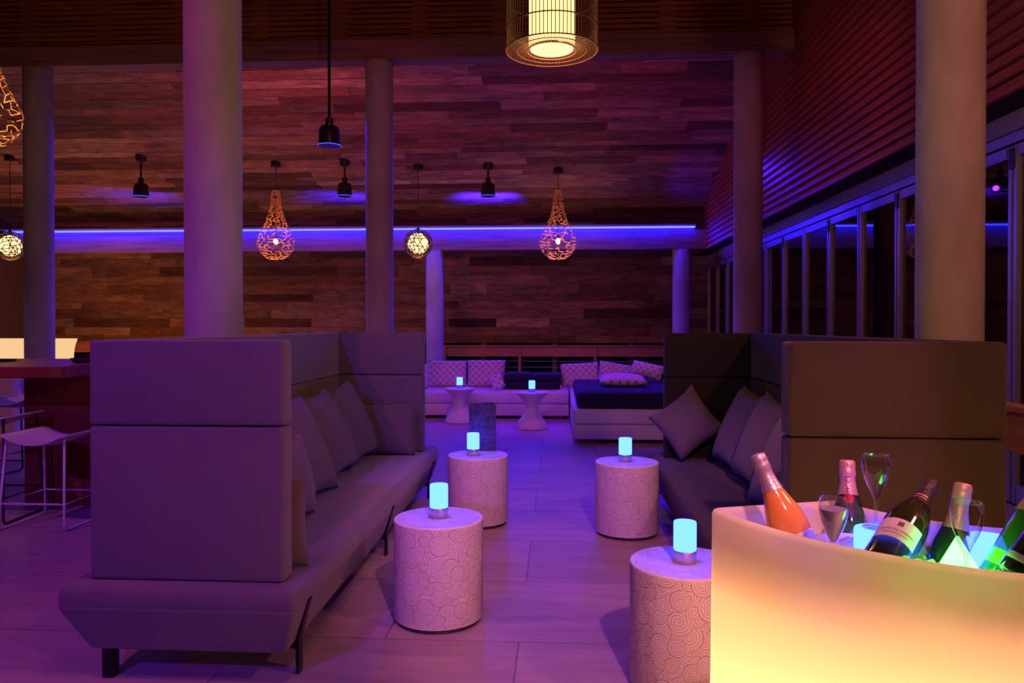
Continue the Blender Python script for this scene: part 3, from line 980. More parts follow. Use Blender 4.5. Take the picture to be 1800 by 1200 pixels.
def drum_table_meshes():
    r, h0, h = 0.212, 0.022, 0.484
    rnd = random.Random(11)
    bm = lathe([(0.0, h0), (r-0.002, h0), (r, h0+0.003), (r, h-0.004), (r-0.004, h), (0, h)], 72)
    W = 2*PI*r
    def circs(x0, x1, y0, y1, rmin, rmax, tries):
        out = []
        for _ in range(tries):
            x, y = rnd.uniform(x0, x1), rnd.uniform(y0, y1); rr = rnd.choice((rmin, rmax, (rmin+rmax)/2))*rnd.uniform(0.92, 1.08)
            if all((x-c[0])**2+(y-c[1])**2 > (0.74*max(rr, c[2])+0.28*min(rr, c[2]))**2 for c in out): out.append((x, y, rr))
        rnd.shuffle(out)
        return out
    base = circs(0, W, h0-0.01, h+0.01, 0.026, 0.050, 2600)
    def mside(x, y):
        if y < h0+0.004 or y > h-0.006: return None
        a = x/r
        return (( r+0.0005)*math.cos(a), (r+0.0005)*math.sin(a), y)
    spiral_ribbons(bm, mside, base, 0.0021)
    top = circs(-r, r, -r, r, 0.026, 0.050, 900)
    def mtop(x, y):
        if x*x+y*y > (r-0.006)**2: return None
        return (x, y, h+0.0005)
    spiral_ribbons(bm, mtop, top, 0.0015)
    me = obj('drum_body', bm, mats=[M['tablewhite'], M['swirl']])
    for p_ in me.data.polygons: p_.use_smooth = True
    sharp(me, 40)
    return me
T0 = thing('drum_table', 'swirl-patterned drum table nearest the left sofa, blue lamp on top', 'side table', (0, 0, 0), 0, 'swirl-patterned drum tables')
b = drum_table_meshes(); b.parent = T0
obj('plinth', lathe([(0, 0), (0.198, 0), (0.198, 0.0215), (0, 0.0215)], 48), M['plinth'], T0)
tabs = [((771, 908, 3.61), 'swirl-patterned drum table nearest the left sofa, in front of the one with the menu', 0.0),
        ((840, 799, 5.37), 'swirl-patterned drum table carrying a standing menu card and a blue lamp', 1.1),
        ((1102, 811, 5.10), 'swirl-patterned drum table beside the right sofa seat, seen whole', 2.3),
        ((1204, 986, 2.93), 'swirl-patterned drum table nearest the camera, partly hidden by the glowing ice bar', 3.9)]
TABS = []
for i, ((px, py, z_), lab, rz) in enumerate(tabs):
    p = P(px, py, z_)
    TABS.append(p)
    if i == 0:
        T0.location = (p.x, p.y, 0); T0['label'] = lab
    else:
        dup(T0, (p.x, p.y, 0), rz, lab)

# blue table lamps
def make_lamp(label, loc):
    t = thing('table_lamp', label, 'lamp', loc, 0, 'blue glass table lamps')
    r = 0.0445
    bm = lathe([(0, 0), (r*0.97, 0), (r, 0.002), (r, 0.043), (r*0.96, 0.045), (0, 0.045)], 32)
    sharp(obj('lamp_base', bm, M['steel'], t))
    bm = lathe([(0, 0.0455), (r*0.96, 0.0455), (r*0.985, 0.05), (r*0.985, 0.150), (r*0.95, 0.155), (r*0.86, 0.155), (r*0.82, 0.150), (r*0.80, 0.140), (0, 0.140)], 32)
    sharp(obj('glass_shade', bm, M['lampglass'], t))
    return t
H1 = P(808, 683, 10.95); H2 = P(935, 690, 10.3)
lamp_at = [((TABS[0].x, TABS[0].y+0.01, 0.485), 'blue glowing table lamp on the drum table nearest the left sofa'),
           ((TABS[1].x-0.03, TABS[1].y-0.03, 0.485), 'blue glowing table lamp in front of the standing menu card'),
           ((TABS[2].x-0.01, TABS[2].y+0.01, 0.485), 'blue glowing table lamp on the drum table by the right sofa seat'),
           ((TABS[3].x, TABS[3].y, 0.485), 'blue glowing table lamp on the drum table touching the ice bar'),
           ((H1.x, H1.y, 0.496), 'small blue lamp on the left white hourglass table in the back'),
           ((H2.x, H2.y, 0.496), 'small blue lamp on the right white hourglass table in the back')]
L0 = make_lamp(lamp_at[0][1], lamp_at[0][0])
for loc, lab in lamp_at[1:]: dup(L0, loc, 0, lab)

# menu card
p = P(849, 795, 5.53)
t = thing('menu_card', 'dark folded menu card standing on the drum table behind its blue lamp', 'menu', (p.x, p.y, 0.4855))
bm = bmesh.new()
add_box(bm, -0.0015, 0.0015, 0, 0.20, 0, 0.345)
o = obj('back_cover', bm, M['menu'], t); o.rotation_euler = (0, 0, R(-58)); o.location = (-0.10, -0.02, 0)
bm = bmesh.new(); add_box(bm, 0.0, 0.198, -0.0015, 0.0015, 0, 0.345)
o = obj('front_cover', bm, M['menu'], t); o.location = (-0.10, -0.022, 0); o.rotation_euler = (0, 0, R(3))

# hourglass tables
prof = [(0, 0), (0.205, 0), (0.215, 0.008), (0.213, 0.03), (0.19, 0.09), (0.135, 0.17), (0.095, 0.225), (0.083, 0.275), (0.088, 0.315), (0.12, 0.375), (0.175, 0.435), (0.212, 0.474), (0.216, 0.488), (0.211, 0.495), (0, 0.495)]
G0 = None
for p, lab in ((H1, 'white hourglass side table left of the other, in front of the patterned cushions'), (H2, 'white hourglass side table right of the other, in front of the navy seat pads')):
    bm = lathe(prof, 40)
    if G0 is None:
        G0 = sharp(obj('hourglass_table', bm, M['white']), 50)
        o = G0
    else:
        o = G0.copy(); C.objects.link(o)
    o.location = (p.x, p.y, 0); tag(o, lab, 'side table', 'white hourglass tables')

# ================================================================== BACK LOUNGE
def lounge(label, x0, x1, y0, y1):
    t = thing('lounge_bench', label, 'sofa', ((x0+x1)/2, (y0+y1)/2, 0))
    hx, hy = (x1-x0)/2, (y1-y0)/2
    o = obj('base', box(-hx, hx, -hy, hy, 0.045, 0.222, 0.018, 3), M['upholstery'], t); sharp(o, 60)
    o = obj('seat_cushion', box(-hx, hx, -hy, hy, 0.226, 0.405, 0.03, 3), M['upholstery'], t); sharp(o, 60)
    for sx in (-1, 1):
        for sy in (-1, 1):
            obj('foot', box(sx*(hx-0.2)-0.11, sx*(hx-0.2)+0.11, sy*(hy-0.12)-0.06, sy*(hy-0.12)+0.06, 0, 0.046), M['railpost'], t)
    return t
yS = 11.25
lounge('long low white lounge bench in the back under the patterned cushions', -3.2, 0.17, yS+0.05, 12.75)
lounge('white lounge bench on the right reaching forward, navy pads on top', 0.19, 2.2, 9.0, 12.75)
gp = 'trellis-patterned back cushions'
def backpillow(px0, px1, pyb, pyt, z_, label, lean=12, roll=0, t=0.2, zb=0.406, dirn=(0.03, -1)):
    a = P(px0, pyb, z_); b_ = P(px1, pyb, z_); tp = P((px0+px1)/2, pyt, z_)
    w = (b_-a).length; h = (tp.z - zb)/math.cos(R(lean))
    pillow('patterned_cushion', label, w, h, t, ((a.x+b_.x)/2, (a.y+b_.y)/2, zb), dirn, R(lean), R(roll), mat='trellis', group=gp, pinch=0.02)
backpillow(752, 820, 676, 634, 12.2, 'trellis-patterned cushion behind the left hourglass table, left of its twin')
backpillow(821, 888, 676, 633, 12.2, 'trellis-patterned cushion leaning right of its twin, beside the navy pads')
backpillow(728, 752, 676, 640, 11.9, 'trellis-patterned cushion half hidden by the left sofa end panel')
backpillow(862, 884, 684, 661, 11.55, 'small leaning trellis-patterned cushion between its twin and the navy pads', 30, 25, 0.12)
backpillow(986, 1053, 672, 640, 12.2, 'trellis-patterned cushion at the left end of the right lounge bench', 10, 3)
backpillow(1052, 1112, 672, 643, 12.1, 'trellis-patterned cushion with slumped top, middle one of the right bench', 16, -10)
backpillow(1104, 1166, 690, 643, 10.9, 'trellis-patterned cushion slanting in the corner of the right bench', 20, -10, 0.2, 0.602, (-0.6, -1))
gn = 'navy seat pads'
def pad(label, x0, x1, y0, y1, z0, z1):
    o = obj('seat_pad', box(x0, x1, y0, y1, z0, z1, min(0.045, (z1-z0)*0.42), 4), M['navy'])
    sharp(o, 60)
    tag(o, label, 'seat pad', gn)
a = P(886, 680, 12.0); b_ = P(935, 680, 12.0); c_ = P(985, 680, 12.0)
pad('lower navy pad of the left dark pile on the long white bench', a.x, b_.x-0.005, 11.75, 12.4, 0.407, 0.53)
pad('upper navy pad of the left dark pile on the long white bench', a.x+0.01, b_.x-0.01, 11.77, 12.4, 0.531, 0.65)
pad('lower navy pad of the right dark pile on the long white bench', b_.x+0.005, min(c_.x, 0.16), 11.75, 12.4, 0.407, 0.53)
pad('upper navy pad of the right dark pile on the long white bench', b_.x+0.01, min(c_.x, 0.15), 11.77, 12.4, 0.531, 0.64)
pad('large navy pad at the near end of the right white bench', 0.235, 2.15, 9.06, 10.35, 0.407, 0.60)
pad('navy pad further back on the right white bench, behind the large one', 0.24, 1.55, 10.45, 11.55, 0.407, 0.585)
o = pillow('patterned_cushion', 'trellis-patterned cushion lying flat on the large navy pad', 0.62, 0.45, 0.16, (0.86, 9.85, 0.602), (0, -1), R(84), 0, mat='trellis', group=gp, pinch=0.02)

# ================================================================== LEFT: BAR TABLE, STOOLS, BARS
t = thing('bar_table', 'tall red-brown wooden bar table at the left edge with a slab leg', 'table', (-3.86, 5.9, 0))
xr, yf, yb_ = -3.49, 5.08, 6.38
bm = bmesh.new()
pl = [(-7.2, yf), (xr-0.06, yf), (xr, yf+0.05), (xr, yb_-0.05), (xr-0.06, yb_), (-7.2, yb_)]
pl = [(x+3.86, y-5.9) for x, y in pl]
loft([[(x, y, z_) for x, y in poly_offset(pl, 0.012 if z_ in (1.03, 1.11) and False else 0.0)] for z_ in (1.03, 1.11)], bm)
bmesh.ops.bevel(bm, geom=[e for e in bm.edges], offset=0.006, segments=2, affect='EDGES')
obj('table_top', bm, M['tablewood'], t)
obj('table_leg', box(-4.17+3.86, -3.55+3.86, 5.67-5.9, 6.1-5.9, 0, 1.029, 0.02, 2), M['tablewood'], t)
obj('table_leg', box(-7.0+3.86, -6.4+3.86, 5.67-5.9, 6.1-5.9, 0, 1.029, 0.02, 2), M['tablewood'], t)

def stool(label, loc, rotz, sh, frame):
    t = thing('bar_stool', label, 'stool', loc, rotz, 'wire bar stools')
    w, d = 0.21, 0.235
    n = 14
    bm = bmesh.new()
    def zt_(u, v):
        e = max(0.0, 1-abs(u)**3)*max(0.0, 1-abs(v)**2.2)
        s = sh - 0.085*max(0.0, 1-(u/0.92)**2)**1.1*(0.72+0.28*max(0, 1-((v-0.0)/1.0)**2)) if abs(u) < 0.92 else sh
        front = 0.0
        return s + front
    g = {}
    for lay in (0, 1):
        for i in range(n+1):
            for j in range(n+1):
                u, v = -1+2*i/n, -1+2*j/n
                x = u*w*1.12; y = v*d
                g[lay, i, j] = bm.verts.new((x, y, zt_(u, v) - 0.012*lay))
    for i in range(n):
        for j in range(n):
            bm.faces.new((g[0, i, j], g[0, i+1, j], g[0, i+1, j+1], g[0, i, j+1]))
            bm.faces.new((g[1, i, j], g[1, i, j+1], g[1, i+1, j+1], g[1, i+1, j]))
    for i in range(n):
        for (a, b) in (((i, 0), (i+1, 0)), ((i+1, n), (i, n)), ((0, i+1), (0, i)), ((n, i), (n, i+1))):
            bm.faces.new((g[0, a[0], a[1]], g[1, a[0], a[1]], g[1, b[0], b[1]], g[0, b[0], b[1]]))
    sharp(obj('seat', bm, M['white'], t), 50)
    fm = M[frame]
    rr = 0.0085
    for s in (-1, 1):
        pts = bend([(s*w*0.98, -d*0.80, sh-0.014), (s*w*1.12, -d*1.02, rr), (s*w*1.12, d*1.02, rr), (s*w*0.98, d*0.80, sh-0.014), (s*w*0.98, -d*0.80, sh-0.014)], 0.04)
        obj('side_frame', tube(pts, rr, 8), fm, t, smooth=True)
    zf = 0.185
    k = zf/sh
    X_, Yf = w*(1.12-0.14*k), d*(1.02-0.22*k)
    bm = tube([(-X_, -Yf, zf), (X_, -Yf, zf), (X_, Yf, zf), (-X_, Yf, zf)], 0.007, 8, closed=True)
    obj('footrest', bm, fm, t, smooth=True)
    return t
stool('white wire bar stool with scooped white seat beside the left sofa', (-3.57, 5.16, 0), 0, 0.655, 'white')
stool('black-framed bar stool with white seat at the left edge, next to the white one', (-4.12, 5.28, 0), R(4), 0.76, 'black')
stool('black-framed bar stool on the far side of the bar table at the left edge', (-4.95, 6.75, 0), R(-5), 0.74, 'black')

# dish and tray on the table
p = P(145, 630, 5.9)
t = lathe([(0, 0.004), (0.05, 0.0), (0.075, 0.012), (0.088, 0.034), (0.084, 0.036), (0.066, 0.018), (0.045, 0.009), (0, 0.009)], 28)
o = obj('glass_dish', t, M['ashglass'], smooth=True); o.location = (p.x, p.y, 1.1115)
tag(o, 'small dark glass dish on the bar table beside the left sofa', 'dish')
p = P(2, 634, 6.1)
o = obj('drinks_tray', lathe([(0, 0), (0.14, 0), (0.15, 0.014), (0.145, 0.015), (0.136, 0.005), (0, 0.005)], 32), M['black'])
o.location = (p.x-0.05, p.y, 1.1115); tag(o, 'flat black tray on the bar table at the left edge', 'tray')

# marble counter and glowing bar
t = thing('marble_counter', 'white veined marble counter seen under the bar table at the left edge', 'counter', (-8.4, 8.9, 0))
obj('counter_body', box(-2.3, 2.0, -0.35, 0.35, 0.0, 0.93, 0.01), M['marble'], t)
obj('counter_top', box(-2.32, 2.02, -0.37, 0.37, 0.931, 0.96, 0.005), M['marble'], t)
t = thing('glowing_bar', 'cream glowing bar front with flared lip behind the far left column', 'bar', (-9.9, 11.9, 0))
prof = [(0.0, 0.0), (0.0, 0.75), (-0.004, 0.92), (-0.02, 1.03), (-0.05, 1.12), (-0.075, 1.175), (-0.07, 1.185), (-0.05, 1.18)]
rings = []
xr0 = P(104, 610, 12.2).x + 9.9 - 0.06
def barring(y, z_, fl): return [(-2.6-fl*0, -0.3+y, z_), (xr0-y*0.9, -0.3+y, z_), (xr0-y*0.9, 0.3, z_), (-2.6, 0.3, z_)]
obj('bar_front', loft([barring(y, z_, 0) for y, z_ in prof[:-1]]), M['barglow'], t)

# ================================================================== ICE BAR (near right)
cx, cy = c2r(1.168, 1.965)
rot = math.degrees(TH)
def sector(r0, r1, a0, a1, rc):
    n = 40
    pts = [(r1*math.cos(R(a0+(a1-a0)*i/n)), r1*math.sin(R(a0+(a1-a0)*i/n))) for i in range(n+1)]
    pts += [(r0*math.cos(R(a1+(a0-a1)*i/n)), r0*math.sin(R(a1+(a0-a1)*i/n))) for i in range(n+1)]
    # round the four corners
    out = []
    m = len(pts)
    corners = {0, n, n+1, 2*n+1}
    for i, p in enumerate(pts):
        if i in corners:
            p = Vector(p); a = Vector(pts[i-1]); b = Vector(pts[(i+1) % m])
            d1 = (a-p).normalized()*min(rc, (a-p).length*0.9); d2 = (b-p).normalized()*min(rc, (b-p).length*0.9)
            for s in range(6):
                tt = s/5
                q = (1-tt)**2*(p+d1) + 2*tt*(1-tt)*p + tt*tt*(p+d2)
                out.append((q.x, q.y))
        else:
            out.append(p)
    return out
RIM = 0.968
TRF = 0.765
A0, A1 = 193.5+rot, 300+rot
S0 = sector(0.366, 0.722, A0, A1, 0.03)
def ring(off, z_): return [(x, y, z_) for x, y in poly_offset(S0, off)]
rings = [ring(-0.006, 0.03), ring(-0.003, 0.5), ring(0.0, 0.90), ring(0.0, RIM-0.012), ring(0.004, RIM-0.003), ring(0.010, RIM), ring(0.018, RIM-0.001), ring(0.024, RIM-0.006), ring(0.027, RIM-0.02), ring(0.030, TRF+0.02), ring(0.036, TRF+0.004), ring(0.05, TRF)]
ib = thing('ice_bar', 'glowing cream curved ice bar full of bottles in the right foreground', 'ice bar', (cx, cy, 0))
bm = loft(rings, cap0=False, cap1=True)
bmesh.ops.triangulate(bm, faces=[f for f in bm.faces if len(f.verts) > 4])
sharp(obj('luminous_shell', bm, M['shell'], ib), 60)
obj('base_plate', loft([ring(0.004, 0.0), ring(0.004, 0.03)]), M['white'], ib)
for ang in (208, 226, 244, 262, 282):
    r_ = 0.625
    a = R(ang+rot)
    light('POINT', 'ice_bar_inner_light', (cx+r_*math.cos(a), cy+r_*math.sin(a), 0.34), (1.0, 0.43, 0.15), 19.0, 0.06)

# ice
rnd = random.Random(5)
bm = bmesh.new()
keepout = []
ICE = 0.905
def kid(t, nm):
    return [c for c in t.children if c.name.split('.')[0] == nm][0]
def in_trough(x, y, marg):
    r_ = math.hypot(x-cx, y-cy); a = (math.degrees(math.atan2(y-cy, x-cx)) - rot) % 360
    return 0.366+0.03+marg < r_ < 0.722-0.03-marg and 193.5+math.degrees(0.05/r_)+2 < a < 297
tries = 0; cnt = 0
while cnt < 620 and tries < 20000:
    tries += 1
    r_ = rnd.uniform(0.40, 0.69); a = R(rnd.uniform(196, 298)+rot)
    x, y = cx+r_*math.cos(a), cy+r_*math.sin(a)
    if not in_trough(x, y, 0.02): continue
    s = rnd.uniform(0.009, 0.016)
    v, fs = add_box(bm, -s, s, -s, s, -s, s)
    mt = Matrix.Translation((x, y, ICE + rnd.uniform(-0.03, 0.012))) @ Matrix.Rotation(rnd.uniform(0, 3), 4, Vector((rnd.random(), rnd.random(), rnd.random()+0.01)).normalized())
    for q in v: q.co = mt @ q.co
    cnt += 1
bmesh.ops.bevel(bm, geom=bm.edges[:], offset=0.0025, segments=1, affect='EDGES')
ice = obj('ice_cubes', bm, M['ice'])
tag(ice, 'crushed ice filling the trough of the glowing ice bar', 'ice'); ice['kind'] = 'stuff'

# bottles
BP = [(0, 0.012), (0.030, 0.003), (0.040, 0.0), (0.0435, 0.006), (0.044, 0.02), (0.044, 0.145), (0.0432, 0.160), (0.0405, 0.178), (0.036, 0.195), (0.0295, 0.213), (0.0235, 0.231), (0.0192, 0.249), (0.0165, 0.266), (0.0152, 0.282), (0.0160, 0.288), (0.0160, 0.294), (0.0146, 0.297), (0.0146, 0.305), (0, 0.306)]
def rad(z_):
    for (r0, z0), (r1, z1) in zip(BP[4:], BP[5:]):
        if z0 <= z_ <= z1 and z1 > z0: return r0+(r1-r0)*(z_-z0)/(z1-z0)
    return 0.0146
def patch(z0, z1, a0, a1, off, n=20, m=4, bm=None, cut=None):
    bm = bm or bmesh.new()
    vs = [[bm.verts.new(((rad(z0+(z1-z0)*j/m)+off)*math.cos(R(a0+(a1-a0)*i/n)), (rad(z0+(z1-z0)*j/m)+off)*math.sin(R(a0+(a1-a0)*i/n)), z0+(z1-z0)*j/m)) for i in range(n+1)] for j in range(m+1)]
    for j in range(m):
        for i in range(n):
            bm.faces.new((vs[j][i], vs[j][i+1], vs[j+1][i+1], vs[j+1][i]))
    return bm
def wrap_text(s, size, z_, off, vertical=False, a_c=-90):
    bm = text_mesh(s, size)
    for v in bm.verts:
        x, y = v.co.x, v.co.y
        if vertical: x, y = -y, x
        zz = z_ + y
        r_ = rad(zz)+off
        a = R(a_c) + x/r_
        v.co = (r_*math.cos(a), r_*math.sin(a), zz)
    return bm
def bottle(label, top, mid, glass, foil, foil0=0.222, lab=None, extra=None, roll=0, length=0.322):
    T_, B_ = Vector(top), Vector(mid)
    ax = (T_-B_).normalized()
    base = T_ - ax*length
    t = thing('wine_bottle', label, 'bottle', base, 0, 'bottles in the ice bar')
    yv = (base - Vector((0, 0, HC))); yv = (yv - ax*yv.dot(ax)).normalized()    # away from the viewer
    xv = yv.cross(ax).normalized()
    Rm = Matrix((xv, yv, ax)).transposed() @ Matrix.Rotation(R(roll), 3, 'Z')
    t.rotation_mode = 'QUATERNION'; t.rotation_quaternion = Rm.to_quaternion()
    obj('bottle_body', lathe(BP, 36), M[glass], t, smooth=True)
    fp = []
    z_ = foil0
    while z_ < 0.283:
        fp.append((rad(z_)+0.0009, z_)); z_ += 0.008
    fp += [(0.0172, 0.284), (0.0185, 0.288), (0.0183, 0.296), (0.0172, 0.300), (0.0180, 0.304), (0.0176, 0.316), (0.0150, 0.3205), (0, 0.322)]
    obj('foil', lathe(fp, 30), M[foil], t, smooth=True)
    if lab:
        z0, z1, half, mat = lab
        obj('paper_label', patch(z0, z1, -90-half, -90+half, 0.0008), M[mat], t, smooth=True)
    return t
t = bottle('rose sparkling wine bottle with pale pink foil leaning left in the ice bar', P(1330, 797, 1.72), P(1384, 920, 1.68), 'rose', 'foil_silver', 0.236, (0.07, 0.136, 70, 'label_white'), roll=38)
t = bottle('green champagne bottle with copper-pink foil and red seal behind the filled flute', P(1489, 808, 1.80), P(1493, 945, 1.75), 'greenglass', 'foil_pink', 0.238, (0.07, 0.150, 75, 'label_white'), roll=4)
bm = wrap_text('MOËT', 0.0155, 0.2635, 0.0016, vertical=True)
o = obj('foil_lettering', bm, M['ink'], kid(t, 'foil'))
bm = patch(0.214, 0.239, -180, 180, 0.0012, 36, 4)
# pointed tail of the neck ribbon
patch(0.186, 0.215, -108, -58, 0.0011, 14, 5, bm)
obj('neck_ribbon', bm, M['neckblack'], t, smooth=True)
bm = bmesh.new()
n_ = 18
cen = bm.verts.new((0, -(rad(0.230)+0.0035), 0.230))
rim_ = []
for i in range(n_):
    a = 2*PI*i/n_; rr = 0.0115*(1+0.06*math.sin(5*a))
    x, z_ = rr*math.cos(a), 0.230+rr*math.sin(a)
    R_ = rad(z_)+0.0022; an = -PI/2 + x/R_
    rim_.append(bm.verts.new((R_*math.cos(an), R_*math.sin(an), z_)))
for i in range(n_): bm.faces.new((cen, rim_[i], rim_[(i+1) % n_]))
obj('wax_seal', bm, M['red'], kid(t, 'neck_ribbon'))
obj('label_lettering', wrap_text('CHANDON', 0.0125, 0.128, 0.0016), M['ink'], kid(t, 'paper_label'))
# small dark star on the top foil
bm = bmesh.new()
sv = []
for i in range(10):
    a = PI/2 + PI*i/5; rr = 0.0028 if i % 2 == 0 else 0.0012
    sv.append(bm.verts.new((rr*math.cos(a), -0.0187, 0.310+rr*math.sin(a))))
bm.faces.new(sv)
obj('foil_star', bm, M['ink'], kid(t, 'foil'))

t = bottle('dark olive bottle with black foil and white label leaning right in the ice bar', P(1638, 848, 1.70), P(1578, 950, 1.57), 'darkglass', 'foil_dark', 0.222, (0.066, 0.126, 58, 'label_white'), roll=-12)
obj('label_lettering', wrap_text('VEUVE DU VERNAY', 0.0088, 0.090, 0.0016), M['ink_brown'], kid(t, 'paper_label'))
bm = patch(0.104, 0.116, -97, -83, 0.0016, 6, 3)
obj('label_emblem', bm, M['ink_brown'], kid(t, 'paper_label'))
bm = patch(0.0795, 0.0805, -125, -55, 0.0016, 16, 1)
obj('label_rule', bm, M['ink_brown'], kid(t, 'paper_label'))
bm = patch(0.246, 0.251, -125, -55, 0.0016, 12, 2); patch(0.236, 0.239, -125, -55, 0.0016, 12, 1, bm)
obj('foil_band', bm, M['foil_pink'], kid(t, 'foil'))

t = bottle('dark bottle with pink foil standing behind the empty glass and green lamp', P(1694, 849, 1.60), P(1676, 950, 1.575), 'darkglass', 'foil_pink', 0.222, None, roll=0)
b5 = P(1757, 1030, 1.478)
dr = Vector((*c2r(0.55, 0.06), 0.83)).normalized()
t = bottle('green bottle with orange foil leaning out at the right edge', b5+dr*0.322, b5, 'greenglass', 'foil_orange', 0.150, (0.030, 0.062, 80, 'label_green'))
o = obj('foil_emblem', patch(0.168, 0.182, -97, -80, 0.0016, 6, 3), M['ink_brown'], kid(t, 'foil'))
b6 = P(1797, 1022, 1.375)
dr = Vector((*c2r(0.56, 0.0), 0.82)).normalized()
t = bottle('dark bottle with pale label lowest in the right corner of the ice bar', b6+dr*0.322, b6, 'darkglass', 'foil_dark', 0.22, (0.012, 0.038, 70, 'label_white'))

# flutes
def flute(label, base, fill=False, sc=1.0):
    t = thing('champagne_flute', label, 'glass', base, 0, 'champagne flutes')
    oc = [(0.0, 0.0), (0.027, 0.0), (0.0275, 0.0015), (0.015, 0.004), (0.005, 0.008), (0.0035, 0.015), (0.0034, 0.055), (0.0045, 0.062), (0.010, 0.074), (0.018, 0.092), (0.0245, 0.110), (0.0285, 0.127), (0.0295, 0.138), (0.0285, 0.149), (0.0262, 0.158)]
    ic = [(0.0257, 0.1583), (0.0279, 0.149), (0.0289, 0.138), (0.0279, 0.127), (0.0239, 0.110), (0.0174, 0.092), (0.0093, 0.0745), (0.003, 0.067), (0.0, 0.066)]
    o = obj('glass_bowl', lathe([(r*sc, z_*sc) for r, z_ in oc + [(0.0258, 0.1586), (0.0253, 0.1578)]], 40), M['flute'], t, smooth=True); sharp(o, 50)
    if fill:
        w = [(0.0, 0.0665), (0.0029, 0.0675), (0.0087, 0.0754), (0.0169, 0.0924), (0.0234, 0.1103), (0.0274, 0.127), (0.0283, 0.136), (0.0, 0.136)]
        o = obj('wine', lathe([(r*sc*0.992, z_*sc) for r, z_ in w], 32), M['wine'], t); sharp(o, 50)
    return t
p = P(1465, 875, 1.555); flute('champagne flute filled with pale wine in front of the pink-foiled bottle', p-Vector((0, 0, 0.158)), True)
p1 = P(1540, 799, 1.63); flute('empty tall flute standing on the blue lamp in the ice bar', p1-Vector((0, 0, 0.158)))
p = P(1699, 880, 1.40); flute('empty flute in front of the green pyramid lamp', p-Vector((0, 0, 0.160)))
dup(L0, (p1.x, p1.y, p1.z-0.158-0.1565), 0, 'blue table lamp sunk in the ice under the tall flute', None)
p = P(1737, 943, 1.545); dup(L0, (p.x, p.y, p.z-0.155), 0, 'blue table lamp in the ice bar between the flute and the orange-foiled bottle', None)
# green pyramid lamp
p = P(1683, 938, 1.47)
bm = bmesh.new()
h_ = 0.105; s_ = 0.072
bv = [bm.verts.new((s_*math.cos(R(a)), s_*math.sin(R(a)), 0)) for a in (20, 110, 200, 290)]
ap = bm.verts.new((0, 0, h_))
bm.faces.new(bv[::-1])
for i in range(4): bm.faces.new((bv[i], bv[(i+1) % 4], ap))
bmesh.ops.bevel(bm, geom=bm.edges[:], offset=0.002, segments=1, affect='EDGES')
t = thing('pyramid_lamp', 'pale green glowing pyramid lamp in the ice bar', 'lamp', (p.x, p.y, p.z-h_), R(-8))
obj('pyramid_shade', bm, M['green'], t)
obj('lamp_base', lathe([(0, -0.02), (0.04, -0.02), (0.04, 0.0), (0, 0.0)], 20), M['steel'], t)

# ================================================================== LIGHTS OF THE ROOM
# blue wash of the bell spots, plus added spots with no fixture
BL = (0.055, 0.004, 1.0)
def spot(name, loc, target, col, e, ang=80, blend=0.6, size=0.05):
    o = light('SPOT', name, loc, col, e, size, spot_size=R(ang), spot_blend=blend)
    return aim(o, target)
# beams of the bell spots: straight down and wide
for x in (-4.0, -1.0, 1.3):
    spot('blue_spot_beam', (x, 14.6, 3.95), (x, 13.4, 0), BL, 300, 140)
for x in (-3.6, 0.2):
    spot('blue_spot_beam', (x, 11.6, 4.9), (x*0.4+0.2, 8.6, 0), BL, 330, 60)
spot('blue_spot_beam', (0.3, 11.0, 5.0), (0.1, 7.4, 0), BL, 70, 36)
for x in (-6.6, -1.6, 3.0):
    spot('blue_column_fill', (x, 13.2, 4.2), (x-0.9, 10.8, 3.0), BL, 150, 70)  # added for blue rims on the columns, no fixture here
spot('blue_wall_fill', (1.9, 16.0, 3.0), (3.2, 15.6, 3.8), BL, 60, 100)  # added to put blue on the slat wall, not a lamp of the room
spot('lounge_spot_beam', (0.2, 9.5, 4.8), (0.2, 11.8, 0.4), (0.6, 0.03, 1.0), 210, 75)
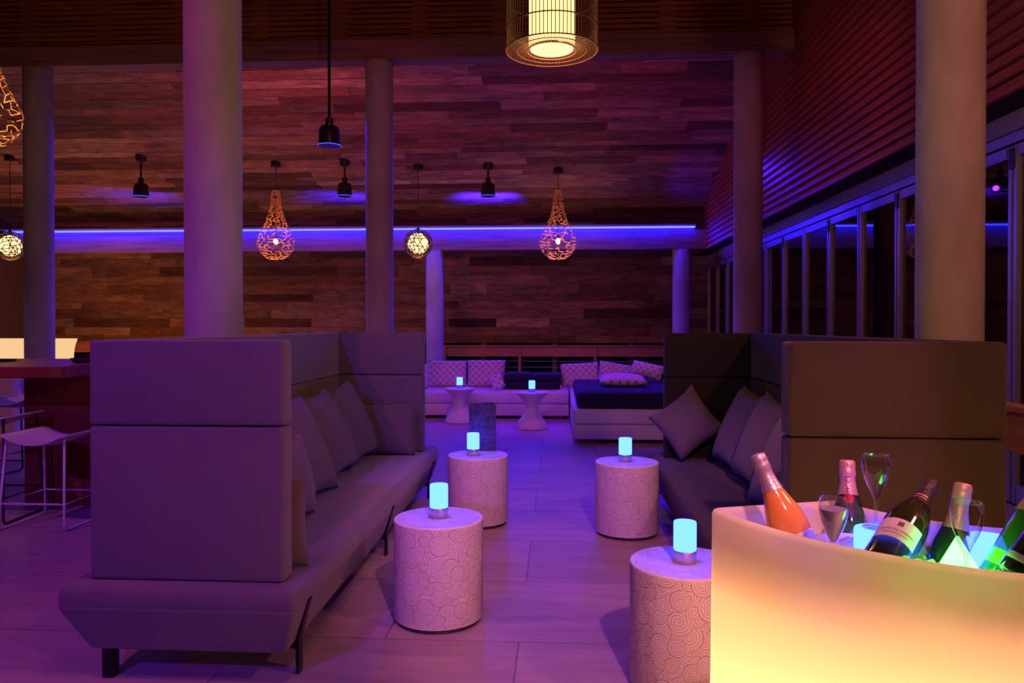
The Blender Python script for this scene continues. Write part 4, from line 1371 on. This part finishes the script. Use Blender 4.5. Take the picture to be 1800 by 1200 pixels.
# violet and magenta ceiling spots over the seating, then added pink and rose fills
spot('violet_spot_beam', (-2.9, -2.6, 4.4), (-2.3, 3.2, 0.5), (0.24, 0.022, 1.0), 830, 46)
spot('magenta_spot_beam', (0.3, 1.8, 6.2), (0.2, 2.8, 0.0), (1.0, 0.08, 0.5), 130, 60)
spot('pink_table_fill', (0.8, -0.6, 3.4), (0.25, 3.9, 0.3), (1.0, 0.28, 0.48), 520, 30, 0.4)  # added behind the camera to brighten the drum table fronts
spot('magenta_spot_beam', (-5.0, 1.5, 6.2), (-4.2, 5.2, 0.3), (1.0, 0.14, 0.70), 330, 80)
spot('rose_column_fill', (-1.0, 4.6, 5.6), (-2.6, 10.6, 2.4), (1.0, 0.16, 0.32), 130, 56)  # added to lift the column fronts in pink, no fixture
spot('rose_column_fill', (1.2, 4.6, 5.6), (2.6, 10.6, 2.4), (1.0, 0.14, 0.36), 120, 50)
# warm drum pendant hanging outside the frame at the right
light('POINT', 'drum_lamp_light', (2.55, 1.7, 3.0), (1.0, 0.34, 0.22), 140, 0.15)
# warm lamps of the bar at the left
light('POINT', 'bar_lamp', (-9.8, 15.6, 1.6), (1.0, 0.30, 0.03), 85, 0.25)
light('POINT', 'bar_lamp', (-6.6, 13.6, 0.9), (1.0, 0.36, 0.08), 16, 0.2)
# rosy fill added to tint the roof planks, no lamp hangs there
spot('rose_roof_fill', (-4.5, 11.2, 3.2), (-4.6, 15.2, 4.8), (1.0, 0.13, 0.05), 105, 130)
spot('rose_roof_fill', (0.6, 11.2, 3.2), (0.2, 15.2, 4.8), (1.0, 0.05, 0.10), 40, 130)

w = bpy.data.worlds.new('night')
bpy.context.scene.world = w
w.use_nodes = True
bg = w.node_tree.nodes['Background']
bg.inputs['Color'].default_value = (0.12, 0.08, 0.5, 1)
bg.inputs['Strength'].default_value = 0.004

# ================================================================== CAMERA
cam = bpy.data.cameras.new('camera')
cam.sensor_width = 36.0
cam.lens = F/1800.0*36.0
cam.shift_y = SHY
cam.clip_start = 0.05
co = bpy.data.objects.new('camera', cam); C.objects.link(co)
co.location = (0, 0, HC)
co.rotation_euler = (PI/2 - PHI, 0, TH)
sc = bpy.context.scene
sc.camera = co
sc.view_settings.view_transform = 'Standard'
sc.view_settings.look = 'None'
sc.view_settings.exposure = 0.0
sc.view_settings.gamma = 1.0
sc.view_settings.use_curve_mapping = False
try:
    cy_ = sc.cycles
    cy_.max_bounces = 10; cy_.diffuse_bounces = 4; cy_.glossy_bounces = 4; cy_.transmission_bounces = 10; cy_.transparent_max_bounces = 12
    cy_.sample_clamp_indirect = 4.0
    cy_.caustics_refractive = False; cy_.caustics_reflective = False
    cy_.use_denoising = True
except Exception:
    pass
